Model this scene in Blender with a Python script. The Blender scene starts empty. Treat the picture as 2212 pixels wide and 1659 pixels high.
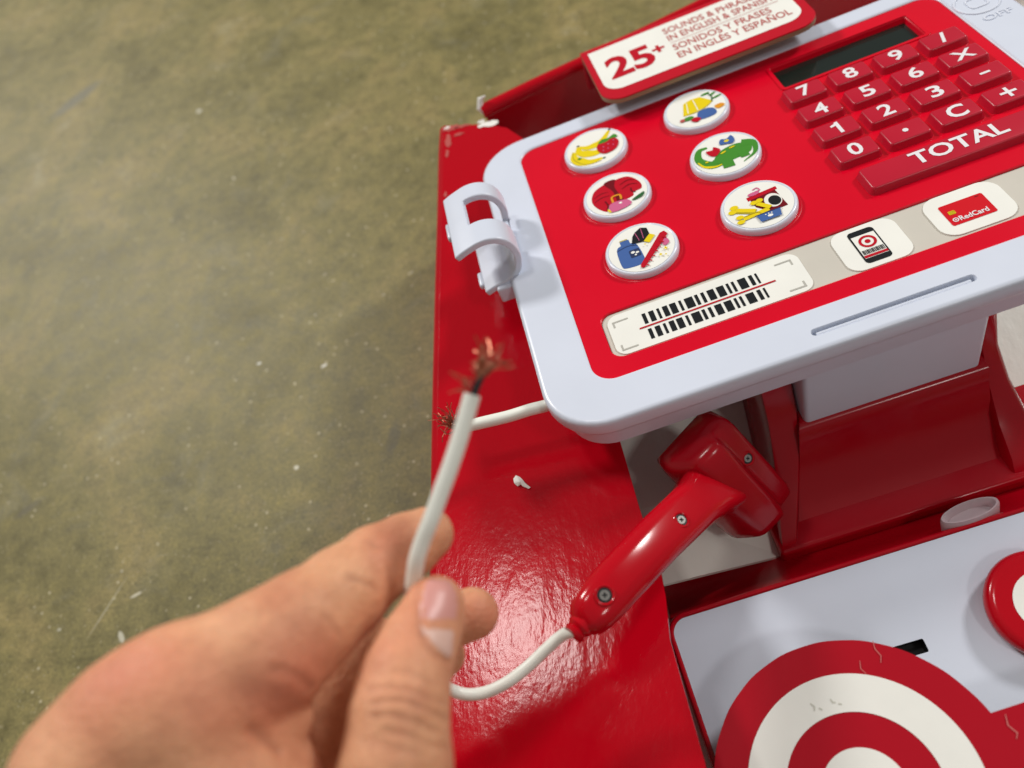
import bpy, math, random
import numpy as np
from mathutils import Matrix, Vector
from mathutils.geometry import tessellate_polygon

random.seed(4)
SC = bpy.context.scene
COL = SC.collection
S = 0.02                     # metres per working unit (one key pitch)
# ---------------------------------------------------------------- camera, solved from the keypad grid
def rot(w):
    t = np.linalg.norm(w); k = w/t
    K = np.array([[0,-k[2],k[1]],[k[2],0,-k[0]],[-k[1],k[0],0]])
    return np.eye(3)+math.sin(t)*K+(1-math.cos(t))*K@K
R = rot(np.array([-0.6968, 0.2294, -0.2845])); T = np.array([6.3621, -6.3116, 17.4331])
vv = -1.6
d_ = np.array([-.0931+.0106*(.385-vv), vv, 1.]); d_ /= np.linalg.norm(d_)
ex_ = R[:,0]-d_*(R[:,0]@d_); ex_ /= np.linalg.norm(ex_)
M = np.array([ex_, d_, np.cross(ex_, d_)])
U = M[2]
FZ = 4.0                     # height of the box front above the floor
KF = 13.8
HC = KF+FZ
F2 = 1728.05
def cam(px, py, d): return np.array([(px-1106)/F2*d, (py-829.5)/F2*d, d])
def c2w(c): return M@c+np.array([0,0,HC])
def at(px, py, d): return c2w(cam(px,py,d))
def onz(px, py, z):          # the point of the level z that lies under a sight line
    c = M@cam(px,py,1.); return c*((z-HC)/c[2])+np.array([0,0,HC])

cd = bpy.data.cameras.new('camera'); co = bpy.data.objects.new('camera', cd); COL.objects.link(co)
Rc = M@np.diag([1,-1,-1.])
mw = Matrix([list(Rc[i])+[0] for i in range(3)]+[[0,0,0,1]]); mw.translation = Vector((0,0,HC*S))
co.matrix_world = mw
cd.sensor_width = 36; cd.lens = 36*3200/4096; cd.clip_start = .005; cd.clip_end = 50
cd.dof.use_dof = True; cd.dof.focus_distance = 14.9*S; cd.dof.aperture_fstop = cd.lens*.001/(0.20*S)
SC.camera = co
# ---------------------------------------------------------------- light: a dim hall and its ceiling lamps
w = bpy.data.worlds.new('World'); SC.world = w; w.use_nodes = True
w.node_tree.nodes['Background'].inputs[0].default_value = (1.0,.96,.92,1)
w.node_tree.nodes['Background'].inputs[1].default_value = .19
def lamp(dirn, dist, size, power, col=(1,.97,.93), shape='DISK', size_y=None):
    l = bpy.data.lights.new('ceiling_lamp','AREA'); l.shape = shape; l.size = size; l.energy = power; l.color = col
    if size_y: l.size_y = size_y
    o = bpy.data.objects.new('ceiling_lamp', l); COL.objects.link(o)
    v = Vector(dirn).normalized(); o.location = v*dist+Vector((0,.15,0))
    o.rotation_euler = v.to_track_quat('Z','Y').to_euler()
    return o
lamp((-.62,.56,.62), 2.7, .40, 35)
lamp((.66,.52,.60), 2.7, .40, 33, (1,.98,.95))
lamp((-.27,.21,.93), 2.6, .33, 8.5)
lamp((.45,-.42,.80), 2.8, .34, 8)
SC.view_settings.view_transform = 'Standard'; SC.view_settings.look = 'None'; SC.view_settings.exposure = .06
# ---------------------------------------------------------------- materials
def mat(name, col, rough=.4, **kw):
    m = bpy.data.materials.new(name); m.use_nodes = True; nt = m.node_tree; b = nt.nodes['Principled BSDF']
    b.inputs['Base Color'].default_value = (*col,1); b.inputs['Roughness'].default_value = rough
    for k,v in kw.items():
        if k in ('var','bump','bscale','vscale'): continue
        b.inputs[k].default_value = v
    tc = nt.nodes.new('ShaderNodeTexCoord')
    if kw.get('var'):
        n = nt.nodes.new('ShaderNodeTexNoise'); n.inputs['Scale'].default_value = kw.get('vscale',30); n.inputs['Detail'].default_value = 5
        nt.links.new(tc.outputs['Object'], n.inputs['Vector'])
        mr = nt.nodes.new('ShaderNodeMapRange'); mr.inputs[3].default_value = rough-kw['var']; mr.inputs[4].default_value = rough+kw['var']
        nt.links.new(n.outputs['Fac'], mr.inputs[0]); nt.links.new(mr.outputs[0], b.inputs['Roughness'])
        mx = nt.nodes.new('ShaderNodeMix'); mx.data_type='RGBA'
        mx.inputs[6].default_value = (*[c*.93 for c in col],1); mx.inputs[7].default_value = (*[min(1,c*1.05) for c in col],1)
        nt.links.new(n.outputs['Fac'], mx.inputs[0]); nt.links.new(mx.outputs[2], b.inputs['Base Color'])
    if kw.get('bump'):
        n2 = nt.nodes.new('ShaderNodeTexNoise'); n2.inputs['Scale'].default_value = kw.get('bscale',120); n2.inputs['Detail'].default_value = 3
        nt.links.new(tc.outputs['Object'], n2.inputs['Vector'])
        bp = nt.nodes.new('ShaderNodeBump'); bp.inputs['Strength'].default_value = kw['bump']; bp.inputs['Distance'].default_value = .0005
        nt.links.new(n2.outputs['Fac'], bp.inputs['Height']); nt.links.new(bp.outputs[0], b.inputs['Normal'])
    return m
Mt = {}
Mt['white_plastic'] = mat('white_plastic', (.68,.73,.84), .3, var=.06, vscale=25, bump=.05, bscale=260)
Mt['white_button'] = mat('white_button', (.72,.76,.86), .22)
Mt['red_panel'] = mat('red_panel', (.68,.001,.018), .24, var=.08, vscale=22, bump=.04, bscale=300)
Mt['red_key'] = mat('red_key', (.50,.008,.030), .3, var=.05, bump=.05, bscale=250)
Mt['red_plastic'] = mat('red_plastic', (.44,.001,.010), .2, var=.05)
Mt['red_bright'] = mat('red_bright', (.48,.002,.010), .16, var=.04)
Mt['print_white'] = mat('print_white', (.84,.82,.84), .35)
Mt['paper'] = mat('paper', (.86,.86,.80), .6, var=.05, vscale=60)
Mt['paper_grey'] = mat('paper_grey', (.60,.57,.50), .5, var=.05, vscale=60)
Mt['frame_grey'] = mat('frame_grey', (.46,.45,.40), .5)
Mt['crease'] = mat('crease', (.55,.13,.12), .5)
Mt['smudge'] = mat('smudge', (.60,.60,.52), .6)
Mt['ink'] = mat('ink', (.014,.016,.018), .35)
Mt['ink_red'] = mat('ink_red', (.50,.004,.018), .4)
Mt['card_red'] = mat('card_red', (.62,.003,.012), .6)
Mt['card_red'].node_tree.nodes['Principled BSDF'].inputs['Specular IOR Level'].default_value=.15
Mt['ink_brick'] = mat('ink_brick', (.47,.09,.08), .5)
Mt['yellow'] = mat('yellow', (.80,.62,.01), .4)
Mt['yellow_dark'] = mat('yellow_dark', (.45,.36,.01), .4)
Mt['green'] = mat('green', (.06,.26,.03), .4)
Mt['green_dark'] = mat('green_dark', (.02,.12,.03), .4)
Mt['blue'] = mat('blue', (.06,.13,.36), .4)
Mt['navy'] = mat('navy', (.015,.03,.10), .4)
Mt['pink'] = mat('pink', (.62,.13,.27), .4)
Mt['orange'] = mat('orange', (.75,.30,.01), .4)
Mt['maroon'] = mat('maroon', (.16,.004,.01), .4)
Mt['lcd'] = mat('lcd', (.010,.017,.014), .12)
Mt['black'] = mat('black', (.006,.006,.008), .5)
Mt['kraft'] = mat('kraft', (.30,.22,.13), .8, bump=.4, bscale=400)
Mt['cable'] = mat('cable', (.84,.86,.78), .38, bump=.03)
Mt['cable_grey'] = mat('cable_grey', (.70,.64,.64), .38)
Mt['copper'] = mat('copper', (.50,.22,.14), .35, Metallic=1.)
Mt['steel'] = mat('steel', (.45,.43,.40), .3, Metallic=1.)
Mt['translucent'] = mat('translucent', (.80,.66,.70), .18)
Mt['translucent'].node_tree.nodes['Principled BSDF'].inputs['Transmission Weight'].default_value = .35

def card_mat(name, col, rough, amp, scuff=True, coat=0.):
    """glossy printed cardboard: flute ripples along y, fine crumple, a few pale scuffs"""
    m = mat(name, col, rough); nt = m.node_tree; b = nt.nodes['Principled BSDF']; L = nt.links.new
    g = nt.nodes.new('ShaderNodeNewGeometry')
    mp = nt.nodes.new('ShaderNodeMapping'); L(g.outputs['Position'], mp.inputs['Vector']); mp.inputs['Rotation'].default_value=(0,0,math.radians(-6))
    mp.inputs['Scale'].default_value = (1,.42,1)
    n0 = nt.nodes.new('ShaderNodeTexNoise'); n0.inputs['Scale'].default_value = 170; n0.inputs['Detail'].default_value = 4; n0.inputs['Roughness'].default_value=.6
    L(mp.outputs[0], n0.inputs['Vector'])
    n1 = nt.nodes.new('ShaderNodeTexNoise'); n1.inputs['Scale'].default_value = 420; n1.inputs['Detail'].default_value = 3
    L(g.outputs['Position'], n1.inputs['Vector'])
    n2 = nt.nodes.new('ShaderNodeTexNoise'); n2.inputs['Scale'].default_value = 22; n2.inputs['Detail'].default_value = 2
    L(g.outputs['Position'], n2.inputs['Vector'])
    b1 = nt.nodes.new('ShaderNodeBump'); b1.inputs['Strength'].default_value = .75*amp; b1.inputs['Distance'].default_value = .0012; L(n0.outputs['Fac'], b1.inputs['Height'])
    b2 = nt.nodes.new('ShaderNodeBump'); b2.inputs['Strength'].default_value = .42*amp; b2.inputs['Distance'].default_value = .0005; L(n1.outputs['Fac'], b2.inputs['Height']); L(b1.outputs[0], b2.inputs['Normal'])
    b3 = nt.nodes.new('ShaderNodeBump'); b3.inputs['Strength'].default_value = .35*amp; b3.inputs['Distance'].default_value = .004; L(n2.outputs['Fac'], b3.inputs['Height']); L(b2.outputs[0], b3.inputs['Normal'])
    L(b3.outputs[0], b.inputs['Normal'])
    if scuff:
        v = nt.nodes.new('ShaderNodeTexVoronoi'); v.inputs['Scale'].default_value = 26; L(g.outputs['Position'], v.inputs['Vector'])
        n3 = nt.nodes.new('ShaderNodeTexNoise'); n3.inputs['Scale'].default_value = 600; L(g.outputs['Position'], n3.inputs['Vector'])
        ad = nt.nodes.new('ShaderNodeMath'); ad.operation='MULTIPLY_ADD'; ad.inputs[1].default_value=.12; L(n3.outputs['Fac'], ad.inputs[0]); L(v.outputs['Distance'], ad.inputs[2])
        r = nt.nodes.new('ShaderNodeMapRange'); r.inputs[1].default_value=.085; r.inputs[2].default_value=.10; r.inputs[3].default_value=.45; r.inputs[4].default_value=0; L(ad.outputs[0], r.inputs[0])
        mx = nt.nodes.new('ShaderNodeMix'); mx.data_type='RGBA'; mx.inputs[6].default_value=(*col,1); mx.inputs[7].default_value=(.75,.35,.33,1)
        L(r.outputs[0], mx.inputs[0]); L(mx.outputs[2], b.inputs['Base Color'])
    b.inputs['Specular IOR Level'].default_value = .24
    return m
Mt['red_card'] = card_mat('red_card', (.46,.001,.009), .13, .18)
Mt['sign_red'] = card_mat('sign_red', (.42,.003,.014), .34, .12)
Mt['header_red'] = card_mat('header_red', (.52,.004,.018), .4, .1)
Mt['white_card'] = card_mat('white_card', (.82,.81,.74), .3, .35, scuff=False)

def concrete():
    m = mat('polished_concrete', (.2,.17,.1), .45); nt = m.node_tree; b = nt.nodes['Principled BSDF']; L = nt.links.new
    b.inputs['Specular IOR Level'].default_value=.22
    g = nt.nodes.new('ShaderNodeNewGeometry')
    def noise(sc, det, ro=.6, dist=0.):
        n = nt.nodes.new('ShaderNodeTexNoise'); n.inputs['Scale'].default_value=sc; n.inputs['Detail'].default_value=det; n.inputs['Roughness'].default_value=ro; n.inputs['Distortion'].default_value=dist
        L(g.outputs['Position'], n.inputs['Vector']); return n
    def ramp(src, pts):
        r = nt.nodes.new('ShaderNodeValToRGB'); cr = r.color_ramp
        while len(cr.elements) < len(pts): cr.elements.new(.5)
        for e,(p,c) in zip(cr.elements, pts): e.position=p; e.color=(*c,1)
        L(src, r.inputs[0]); return r
    def mix(a, bb, f, mode='MIX'):
        x = nt.nodes.new('ShaderNodeMix'); x.data_type='RGBA'; x.blend_type=mode
        for i,s in ((0,f),(6,a),(7,bb)):
            if isinstance(s,(float,int)): x.inputs[i].default_value=s
            elif isinstance(s,tuple): x.inputs[i].default_value=(*s,1)
            else: L(s, x.inputs[i])
        return x.outputs[2]
    big = noise(13, 6, .6, .4)
    base = ramp(big.outputs['Fac'], [(.3,(.140,.122,.048)),(.5,(.205,.178,.072)),(.62,(.250,.205,.085)),(.75,(.30,.265,.145))])
    mid = noise(95, 8, .72)
    md = ramp(mid.outputs['Fac'], [(.32,(.66,.67,.67)),(.5,(1,1,1)),(.68,(1.24,1.22,1.14))])
    c = mix(base.outputs[0], md.outputs[0], 1., 'MULTIPLY')
    fine = noise(620, 6, .75)
    fr = ramp(fine.outputs['Fac'], [(.33,(.55,.55,.53)),(.5,(1,1,1)),(.66,(1.5,1.47,1.38))])
    c = mix(c, fr.outputs[0], .8, 'MULTIPLY')
    # grey worn patches
    pat = noise(21, 7, .65, 1.0); pr = ramp(pat.outputs['Fac'], [(.55,(0,0,0)),(.75,(1,1,1))])
    c = mix(c, (.24,.24,.20), nt_scale(nt, pr.outputs[0], .28))
    # pale aggregate specks and dark pits
    for sc, th, col, fac in ((150,.10,(.62,.56,.38),.75),(330,.13,(.5,.45,.3),.55),(210,.11,(.05,.05,.04),.6),(60,.04,(.6,.58,.48),.6)):
        v = nt.nodes.new('ShaderNodeTexVoronoi'); v.inputs['Scale'].default_value=sc; v.inputs['Randomness'].default_value=1
        off = nt.nodes.new('ShaderNodeVectorMath'); off.operation='ADD'; off.inputs[1].default_value=(sc*.13,sc*.07,0); L(g.outputs['Position'], off.inputs[0]); L(off.outputs[0], v.inputs['Vector'])
        r = nt.nodes.new('ShaderNodeMapRange'); r.inputs[1].default_value=th*.6; r.inputs[2].default_value=th*1.6; r.inputs[3].default_value=fac; r.inputs[4].default_value=0; L(v.outputs['Distance'], r.inputs[0])
        sp = nt.nodes.new('ShaderNodeSeparateColor'); L(v.outputs['Color'], sp.inputs[0])
        gt = nt.nodes.new('ShaderNodeMath'); gt.operation='GREATER_THAN'; gt.inputs[1].default_value=.62; L(sp.outputs[0], gt.inputs[0])
        mu = nt.nodes.new('ShaderNodeMath'); mu.operation='MULTIPLY'; L(gt.outputs[0], mu.inputs[0]); L(r.outputs[0], mu.inputs[1])
        c = mix(c, col, mu.outputs[0])
    # hairline scratches
    for ang, s2, thr in ((50,(4,90,1),.035),(-35,(3,70,1),.028),(15,(5,60,1),.02)):
        mp = nt.nodes.new('ShaderNodeMapping'); mp.inputs['Rotation'].default_value=(0,0,math.radians(ang)); mp.inputs['Scale'].default_value=s2; L(g.outputs['Position'], mp.inputs['Vector'])
        v = nt.nodes.new('ShaderNodeTexVoronoi'); v.inputs['Scale'].default_value=3.; L(mp.outputs[0], v.inputs['Vector'])
        r = nt.nodes.new('ShaderNodeMapRange'); r.inputs[1].default_value=0; r.inputs[2].default_value=thr*2; r.inputs[3].default_value=.5; r.inputs[4].default_value=0; L(v.outputs['Distance'], r.inputs[0])
        c = mix(c, (.45,.43,.35), r.outputs[0])
    # a grey scuff, chips and a scratch, each at its own spot on the slab
    for px,py,ln_,wd,ang,col,op in ((165,215,1.6,.45,40,(.16,.16,.13),.7),(262,1376,.22,.09,-55,(.60,.58,.46),.8),(128,1360,.07,.05,0,(.56,.54,.42),.7),(294,1285,.20,.05,20,(.66,.62,.48),.8),(232,1312,1.0,.022,62,(.50,.47,.34),.7),(700,790,.12,.06,20,(.75,.74,.66),.9),(560,785,.10,.05,0,(.75,.74,.66),.8),(430,240,.14,.12,0,(.70,.68,.58),.7),(505,385,.12,.05,-50,(.62,.58,.42),.8),(850,945,.6,.22,80,(.10,.10,.08),.45),(60,1100,.5,.16,30,(.13,.12,.09),.5),(640,1010,.09,.08,0,(.7,.68,.55),.8)):
        cpt=onz(px,py,0); mp=nt.nodes.new('ShaderNodeVectorMath'); mp.operation='SUBTRACT'; mp.inputs[1].default_value=(cpt[0]*S,cpt[1]*S,0); L(g.outputs['Position'],mp.inputs[0])
        m2=nt.nodes.new('ShaderNodeMapping'); m2.inputs['Rotation'].default_value=(0,0,-math.radians(ang)); L(mp.outputs[0],m2.inputs['Vector'])
        m3=nt.nodes.new('ShaderNodeVectorMath'); m3.operation='MULTIPLY'; m3.inputs[1].default_value=(1/(ln_*S),1/(wd*S),0); L(m2.outputs[0],m3.inputs[0])
        le=nt.nodes.new('ShaderNodeVectorMath'); le.operation='LENGTH'; L(m3.outputs[0],le.inputs[0])
        ad=nt.nodes.new('ShaderNodeMath'); ad.operation='MULTIPLY_ADD'; ad.inputs[1].default_value=1.3; L(fine.outputs['Fac'],ad.inputs[0]); L(le.outputs['Value'],ad.inputs[2])
        r=nt.nodes.new('ShaderNodeMapRange'); r.inputs[1].default_value=1.25; r.inputs[2].default_value=1.7; r.inputs[3].default_value=op; r.inputs[4].default_value=0; L(ad.outputs[0],r.inputs[0])
        c=mix(c,col,r.outputs[0])
    L(c, b.inputs['Base Color'])
    rr = nt.nodes.new('ShaderNodeMapRange'); rr.inputs[3].default_value=.32; rr.inputs[4].default_value=.62; L(mid.outputs['Fac'], rr.inputs[0]); L(rr.outputs[0], b.inputs['Roughness'])
    bp = nt.nodes.new('ShaderNodeBump'); bp.inputs['Strength'].default_value=.35; bp.inputs['Distance'].default_value=.0006; L(fine.outputs['Fac'], bp.inputs['Height']); L(bp.outputs[0], b.inputs['Normal'])
    return m

def nt_scale(nt, out, k):
    m = nt.nodes.new('ShaderNodeMath'); m.operation='MULTIPLY'; m.inputs[1].default_value=k; nt.links.new(out, m.inputs[0]); return m.outputs[0]
Mt['concrete'] = concrete()
for k_,v_ in (('red_panel',.3),('red_key',.4),('paper',.25),('paper_grey',.25),('red_bright',.32),('red_plastic',.4),('ink',.2),('ink_red',.2),('ink_brick',.2),('yellow',.2),('green',.2),('blue',.2),('pink',.2),('maroon',.2)): Mt[k_].node_tree.nodes['Principled BSDF'].inputs['Specular IOR Level'].default_value = v_

def skin():
    m = mat('skin', (.55,.27,.15), .55); nt = m.node_tree; b = nt.nodes['Principled BSDF']; L = nt.links.new
    tc = nt.nodes.new('ShaderNodeTexCoord')
    n = nt.nodes.new('ShaderNodeTexNoise'); n.inputs['Scale'].default_value=70; n.inputs['Detail'].default_value=5; L(tc.outputs['Object'], n.inputs['Vector'])
    r = nt.nodes.new('ShaderNodeValToRGB'); r.color_ramp.elements[0].position=.32; r.color_ramp.elements[0].color=(.64,.28,.155,1); r.color_ramp.elements[1].position=.68; r.color_ramp.elements[1].color=(.79,.42,.235,1); L(n.outputs['Fac'], r.inputs[0])
    n9 = nt.nodes.new('ShaderNodeTexNoise'); n9.inputs['Scale'].default_value=260; n9.inputs['Detail'].default_value=6; n9.inputs['Roughness'].default_value=.7; L(tc.outputs['Object'], n9.inputs['Vector'])
    r9 = nt.nodes.new('ShaderNodeValToRGB'); r9.color_ramp.elements[0].position=.35; r9.color_ramp.elements[0].color=(.91,.88,.86,1); r9.color_ramp.elements[1].position=.62; r9.color_ramp.elements[1].color=(1.04,1.04,1.04,1); L(n9.outputs['Fac'], r9.inputs[0])
    a = nt.nodes.new('ShaderNodeAttribute'); a.attribute_name='flush'
    mx = nt.nodes.new('ShaderNodeMix'); mx.data_type='RGBA'; mx.inputs[7].default_value=(.68,.20,.12,1)
    L(a.outputs['Fac'], mx.inputs[0]); L(r.outputs[0], mx.inputs[6])
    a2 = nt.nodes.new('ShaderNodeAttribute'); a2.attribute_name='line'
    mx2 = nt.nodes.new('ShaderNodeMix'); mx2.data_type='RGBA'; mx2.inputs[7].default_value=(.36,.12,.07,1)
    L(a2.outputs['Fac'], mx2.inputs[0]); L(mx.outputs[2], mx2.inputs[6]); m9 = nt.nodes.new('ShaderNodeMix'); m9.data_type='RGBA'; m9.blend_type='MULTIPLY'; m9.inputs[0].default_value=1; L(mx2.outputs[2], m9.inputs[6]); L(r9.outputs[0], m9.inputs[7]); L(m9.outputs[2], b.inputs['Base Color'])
    b.inputs['Specular IOR Level'].default_value=.35; b.inputs['Subsurface Weight'].default_value=.25; b.inputs['Subsurface Radius'].default_value=(.008,.003,.0015); b.inputs['Subsurface Scale'].default_value=.35
    n2 = nt.nodes.new('ShaderNodeTexNoise'); n2.inputs['Scale'].default_value=700; n2.inputs['Detail'].default_value=4; L(tc.outputs['Object'], n2.inputs['Vector'])
    v = nt.nodes.new('ShaderNodeTexVoronoi'); v.inputs['Scale'].default_value=900; L(tc.outputs['Object'], v.inputs['Vector'])
    bp = nt.nodes.new('ShaderNodeBump'); bp.inputs['Strength'].default_value=.8; bp.inputs['Distance'].default_value=.0005; L(n2.outputs['Fac'], bp.inputs['Height'])
    bq = nt.nodes.new('ShaderNodeBump'); bq.inputs['Strength'].default_value=.25; bq.inputs['Distance'].default_value=.0002; L(v.outputs['Distance'], bq.inputs['Height']); L(bp.outputs[0], bq.inputs['Normal'])
    L(bq.outputs[0], b.inputs['Normal'])
    return m
Mt['skin'] = skin()
Mt['nail'] = mat('nail', (.68,.31,.27), .38, var=.05)
Mt['lunula'] = mat('lunula', (.72,.46,.38), .4)

# ---------------------------------------------------------------- object helpers
WM = {}
I4 = Matrix.Identity(4)
def frame(rot3, org):        # 4x4 in metres from a 3x3 and an origin in units
    m = Matrix([list(rot3[i])+[0] for i in range(3)]+[[0,0,0,1]]); m.translation = Vector([float(v)*S for v in org]); return m
def place(o, mwld, parent):
    if parent is None: o.matrix_world = mwld
    else:
        o.parent = parent; o.matrix_basis = WM[parent.name].inverted()@mwld
    WM[o.name] = mwld
def thing(name, loc, label, cat, group=None):
    o = bpy.data.objects.new(name, None); COL.objects.link(o); o.empty_display_size=.01
    place(o, Matrix.Translation(Vector([float(v)*S for v in loc])), None)
    o['label']=label; o['category']=cat
    if group: o['group']=group
    return o
def mkmesh(name, v, f, mats, idx=None, sharp=35, smooth=True):
    me = bpy.data.meshes.new(name)
    me.from_pydata([tuple(float(c)*S for c in p) for p in v], [], f)
    for m in (mats if isinstance(mats,(list,tuple)) else [mats]): me.materials.append(Mt[m])
    if idx is not None: me.polygons.foreach_set('material_index', idx)
    me.validate()
    if smooth:
        me.polygons.foreach_set('use_smooth',[True]*len(me.polygons))
        me.set_sharp_from_angle(angle=math.radians(sharp))
    me.update(); return me
def link(name, me, fr, parent, label=None):
    o = bpy.data.objects.new(name, me); COL.objects.link(o); place(o, fr, parent)
    if label: o['label']=label
    return o
def obj(name, v, f, m, fr=I4, parent=None, label=None, **kw):
    idx = kw.pop('idx',None)
    return link(name, mkmesh(name,v,f,m,idx,**kw), fr, parent, label)

PR = M@R@np.diag([1,-1,-1.]); PO = c2w(T)
PF = frame(PR, PO)                                     # panel frame: x right, y up the screen, z out of it
a11 = math.radians(11)
PLR = PR@np.array([[1,0,0],[0,math.cos(a11),-math.sin(a11)],[0,math.sin(a11),math.cos(a11)]])
PLR = PR@np.array([[1,0,0],[0,math.cos(a11),-math.sin(a11)],[0,math.sin(a11),math.cos(a11)]])
LF = frame(PLR, PR@np.array([0,-8.9,-3.7])+PO)         # tray frame: x right, y = -s (up), z out of the tray front
def pw(x,y,z): return PR@np.array([x,y,z])+PO
def at_frame(fr, x, y, z=0): return fr@Matrix.Translation(Vector((x*S,y*S,z*S)))

def rr(w, h, r, n=6, cx=0, cy=0):
    pts=[]
    for qx,qy,a0 in ((1,1,0),(-1,1,90),(-1,-1,180),(1,-1,270)):
        for i in range(n+1):
            a=math.radians(a0+90*i/n); pts.append((cx+qx*(w/2-r)+r*math.cos(a), cy+qy*(h/2-r)+r*math.sin(a)))
    return pts
def rb(x0,x1,y0,y1,r,n=6): return rr(x1-x0,y1-y0,r,n,(x0+x1)/2,(y0+y1)/2)
def loft(loops, cap0=True, cap1=True):
    v=[p for l in loops for p in l]; n=len(loops[0]); f=[]
    for k in range(len(loops)-1):
        a=k*n;b=a+n
        for i in range(n):
            j=(i+1)%n; f.append((a+i,a+j,b+j,b+i))
    if cap0: f.append(tuple(range(n))[::-1])
    if cap1: f.append(tuple(range((len(loops)-1)*n,len(loops)*n)))
    return v,f
def lift(l,z): return [(p[0],p[1],z) for p in l]
def pad(w,h,r,z0,z1,bev,draft=0,n=6,steps=4,cx=0,cy=0):
    """a rounded raised pad from z0 up to z1 with a rounded rim"""
    L=[lift(rr(w,h,r,n,cx,cy),z0)]
    for i in range(steps+1):
        a=math.pi/2*i/steps; ins=draft+bev*(1-math.cos(a)); z=z1-bev+bev*math.sin(a)
        L.append(lift(rr(w-2*ins,h-2*ins,max(r-ins,.02),n,cx,cy),z))
    return loft(L,cap0=False)
def poly(outer, holes=(), z=0):
    loops=[[Vector((p[0],p[1],0)) for p in l] for l in [outer]+list(holes)]
    v=[(p.x,p.y,z) for l in loops for p in l]
    f=[]
    for t in tessellate_polygon(loops):
        a,b,c=[Vector(v[i]) for i in t]
        f.append(t if (b-a).cross(c-a).z>0 else t[::-1])
    return v,f
def slab(outer, z0, z1, holes=()):
    """plate with thickness (and holes)"""
    v,f=poly(outer,holes,z1); n=len(v); v2=[(p[0],p[1],z0) for p in v]; fs=list(f)+[tuple(i+n for i in t[::-1]) for t in f]
    k=0
    for li,l in enumerate([outer]+list(holes)):
        m=len(l); ar=sum(l[i][0]*l[(i+1)%m][1]-l[(i+1)%m][0]*l[i][1] for i in range(m))
        ccw=(ar>0)==(li==0)
        for i in range(m):
            j=(i+1)%m; q=(k+i,k+n+i,k+n+j,k+j); fs.append(q if ccw else q[::-1])
        k+=m
    return v+v2,fs
def box(x0,x1,y0,y1,z0,z1):
    v=[(x,y,z) for z in (z0,z1) for y in (y0,y1) for x in (x0,x1)]
    return v,[(0,2,3,1),(4,5,7,6),(0,1,5,4),(2,6,7,3),(0,4,6,2),(1,3,7,5)]
def join(parts):
    V=[];F=[];I=[]
    for p in parts:
        v,f=p[0],p[1]; i=p[2] if len(p)>2 else 0
        o=len(V); V+=list(v); F+=[tuple(a+o for a in t) for t in f]; I+=[i]*len(f)
    return V,F,I
def spline(P, n=10):
    P=[np.array(p,float) for p in P]; Q=[2*P[0]-P[1]]+P+[2*P[-1]-P[-2]]; out=[]
    for i in range(1,len(Q)-2):
        for k in range(n):
            t=k/n; a,b,c,d=Q[i-1:i+3]
            out.append(.5*((2*b)+(-a+c)*t+(2*a-5*b+4*c-d)*t*t+(-a+3*b-3*c+d)*t**3))
    out.append(P[-1]); return out
def tube(path, r, n=12, cap=True, squash=None):
    path=[np.array(p,float) for p in path]; N=len(path)
    rs=r if hasattr(r,'__len__') else [r]*N
    t=path[1]-path[0]; t/=np.linalg.norm(t); u=np.cross(t,[0,0,1.]); 
    if np.linalg.norm(u)<1e-3: u=np.cross(t,[1.,0,0])
    u/=np.linalg.norm(u); L=[]
    for i in range(N):
        t=path[min(i+1,N-1)]-path[max(i-1,0)]; t/=np.linalg.norm(t)
        u=u-t*(u@t); u/=np.linalg.norm(u); b=np.cross(t,u)
        sq=squash[i] if squash else 1.
        L.append([tuple(path[i]+rs[i]*(math.cos(a)*u+sq*math.sin(a)*b)) for a in [2*math.pi*k/n for k in range(n)]])
    v,f=loft(L,cap,cap)
    return v,[q[::-1] for q in f] if False else f
def text_geo(s, x0,x1,y0,y1, z, bold=.02, width=None, align=None, sharpx=0):
    c=bpy.data.curves.new('lettering','FONT'); c.body=s; c.size=1; c.offset=bold; c.resolution_u=3
    o=bpy.data.objects.new('lettering',c); COL.objects.link(o)
    dg=bpy.context.evaluated_depsgraph_get(); me=bpy.data.meshes.new_from_object(o.evaluated_get(dg))
    V=np.array([v.co[:] for v in me.vertices]); F=[tuple(p.vertices) for p in me.polygons]
    bpy.data.objects.remove(o); bpy.data.meshes.remove(me)
    mn=V.min(0); mx=V.max(0); sy=(y1-y0)/(mx[1]-mn[1])
    if x1 is None: sx=sy*(width or 1); 
    else: sx=(x1-x0)/(mx[0]-mn[0])
    V2=[(x0+(p[0]-mn[0])*sx, y0+(p[1]-mn[1])*sy, z) for p in V]
    return V2,F
# ================================================================ SETTING: floor
n=2
v=[(-150,-150,0),(150,-150,0),(150,150,0),(-150,150,0)]
fl=obj('floor',v,[(0,1,2,3)],'concrete',smooth=False); fl['kind']='structure'; fl['label']='olive brown polished concrete floor with pale specks and fine scratches'

# ================================================================ DISPLAY BOX
box_t=thing('display_box',(-3,8,0),'open red cardboard display box holding the toy register, worn at its far left corner','box')
def FP(q): return [onz(p[0],p[1],FZ)[:2] for p in q]
edgeL=[(960,272),(957,330),(955,450),(950,650),(945,950),(944,1150),(941,1350),(938,1760),(936,1990)]
flap=edgeL+[(1700,1990),(1560,1830),(1522,1645),(1475,1480),(1447,1380),(1438,1290),(1428,1235),(1382,1100),(1337,945),(1290,800),(1240,640),(1200,480),(1165,360),(1128,298),(1095,276),(1050,268)]
fp=FP(flap)[::-1]
ar=sum(fp[i][0]*fp[(i+1)%len(fp)][1]-fp[(i+1)%len(fp)][0]*fp[i][1] for i in range(len(fp)))
if ar<0: fp=fp[::-1]
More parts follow.
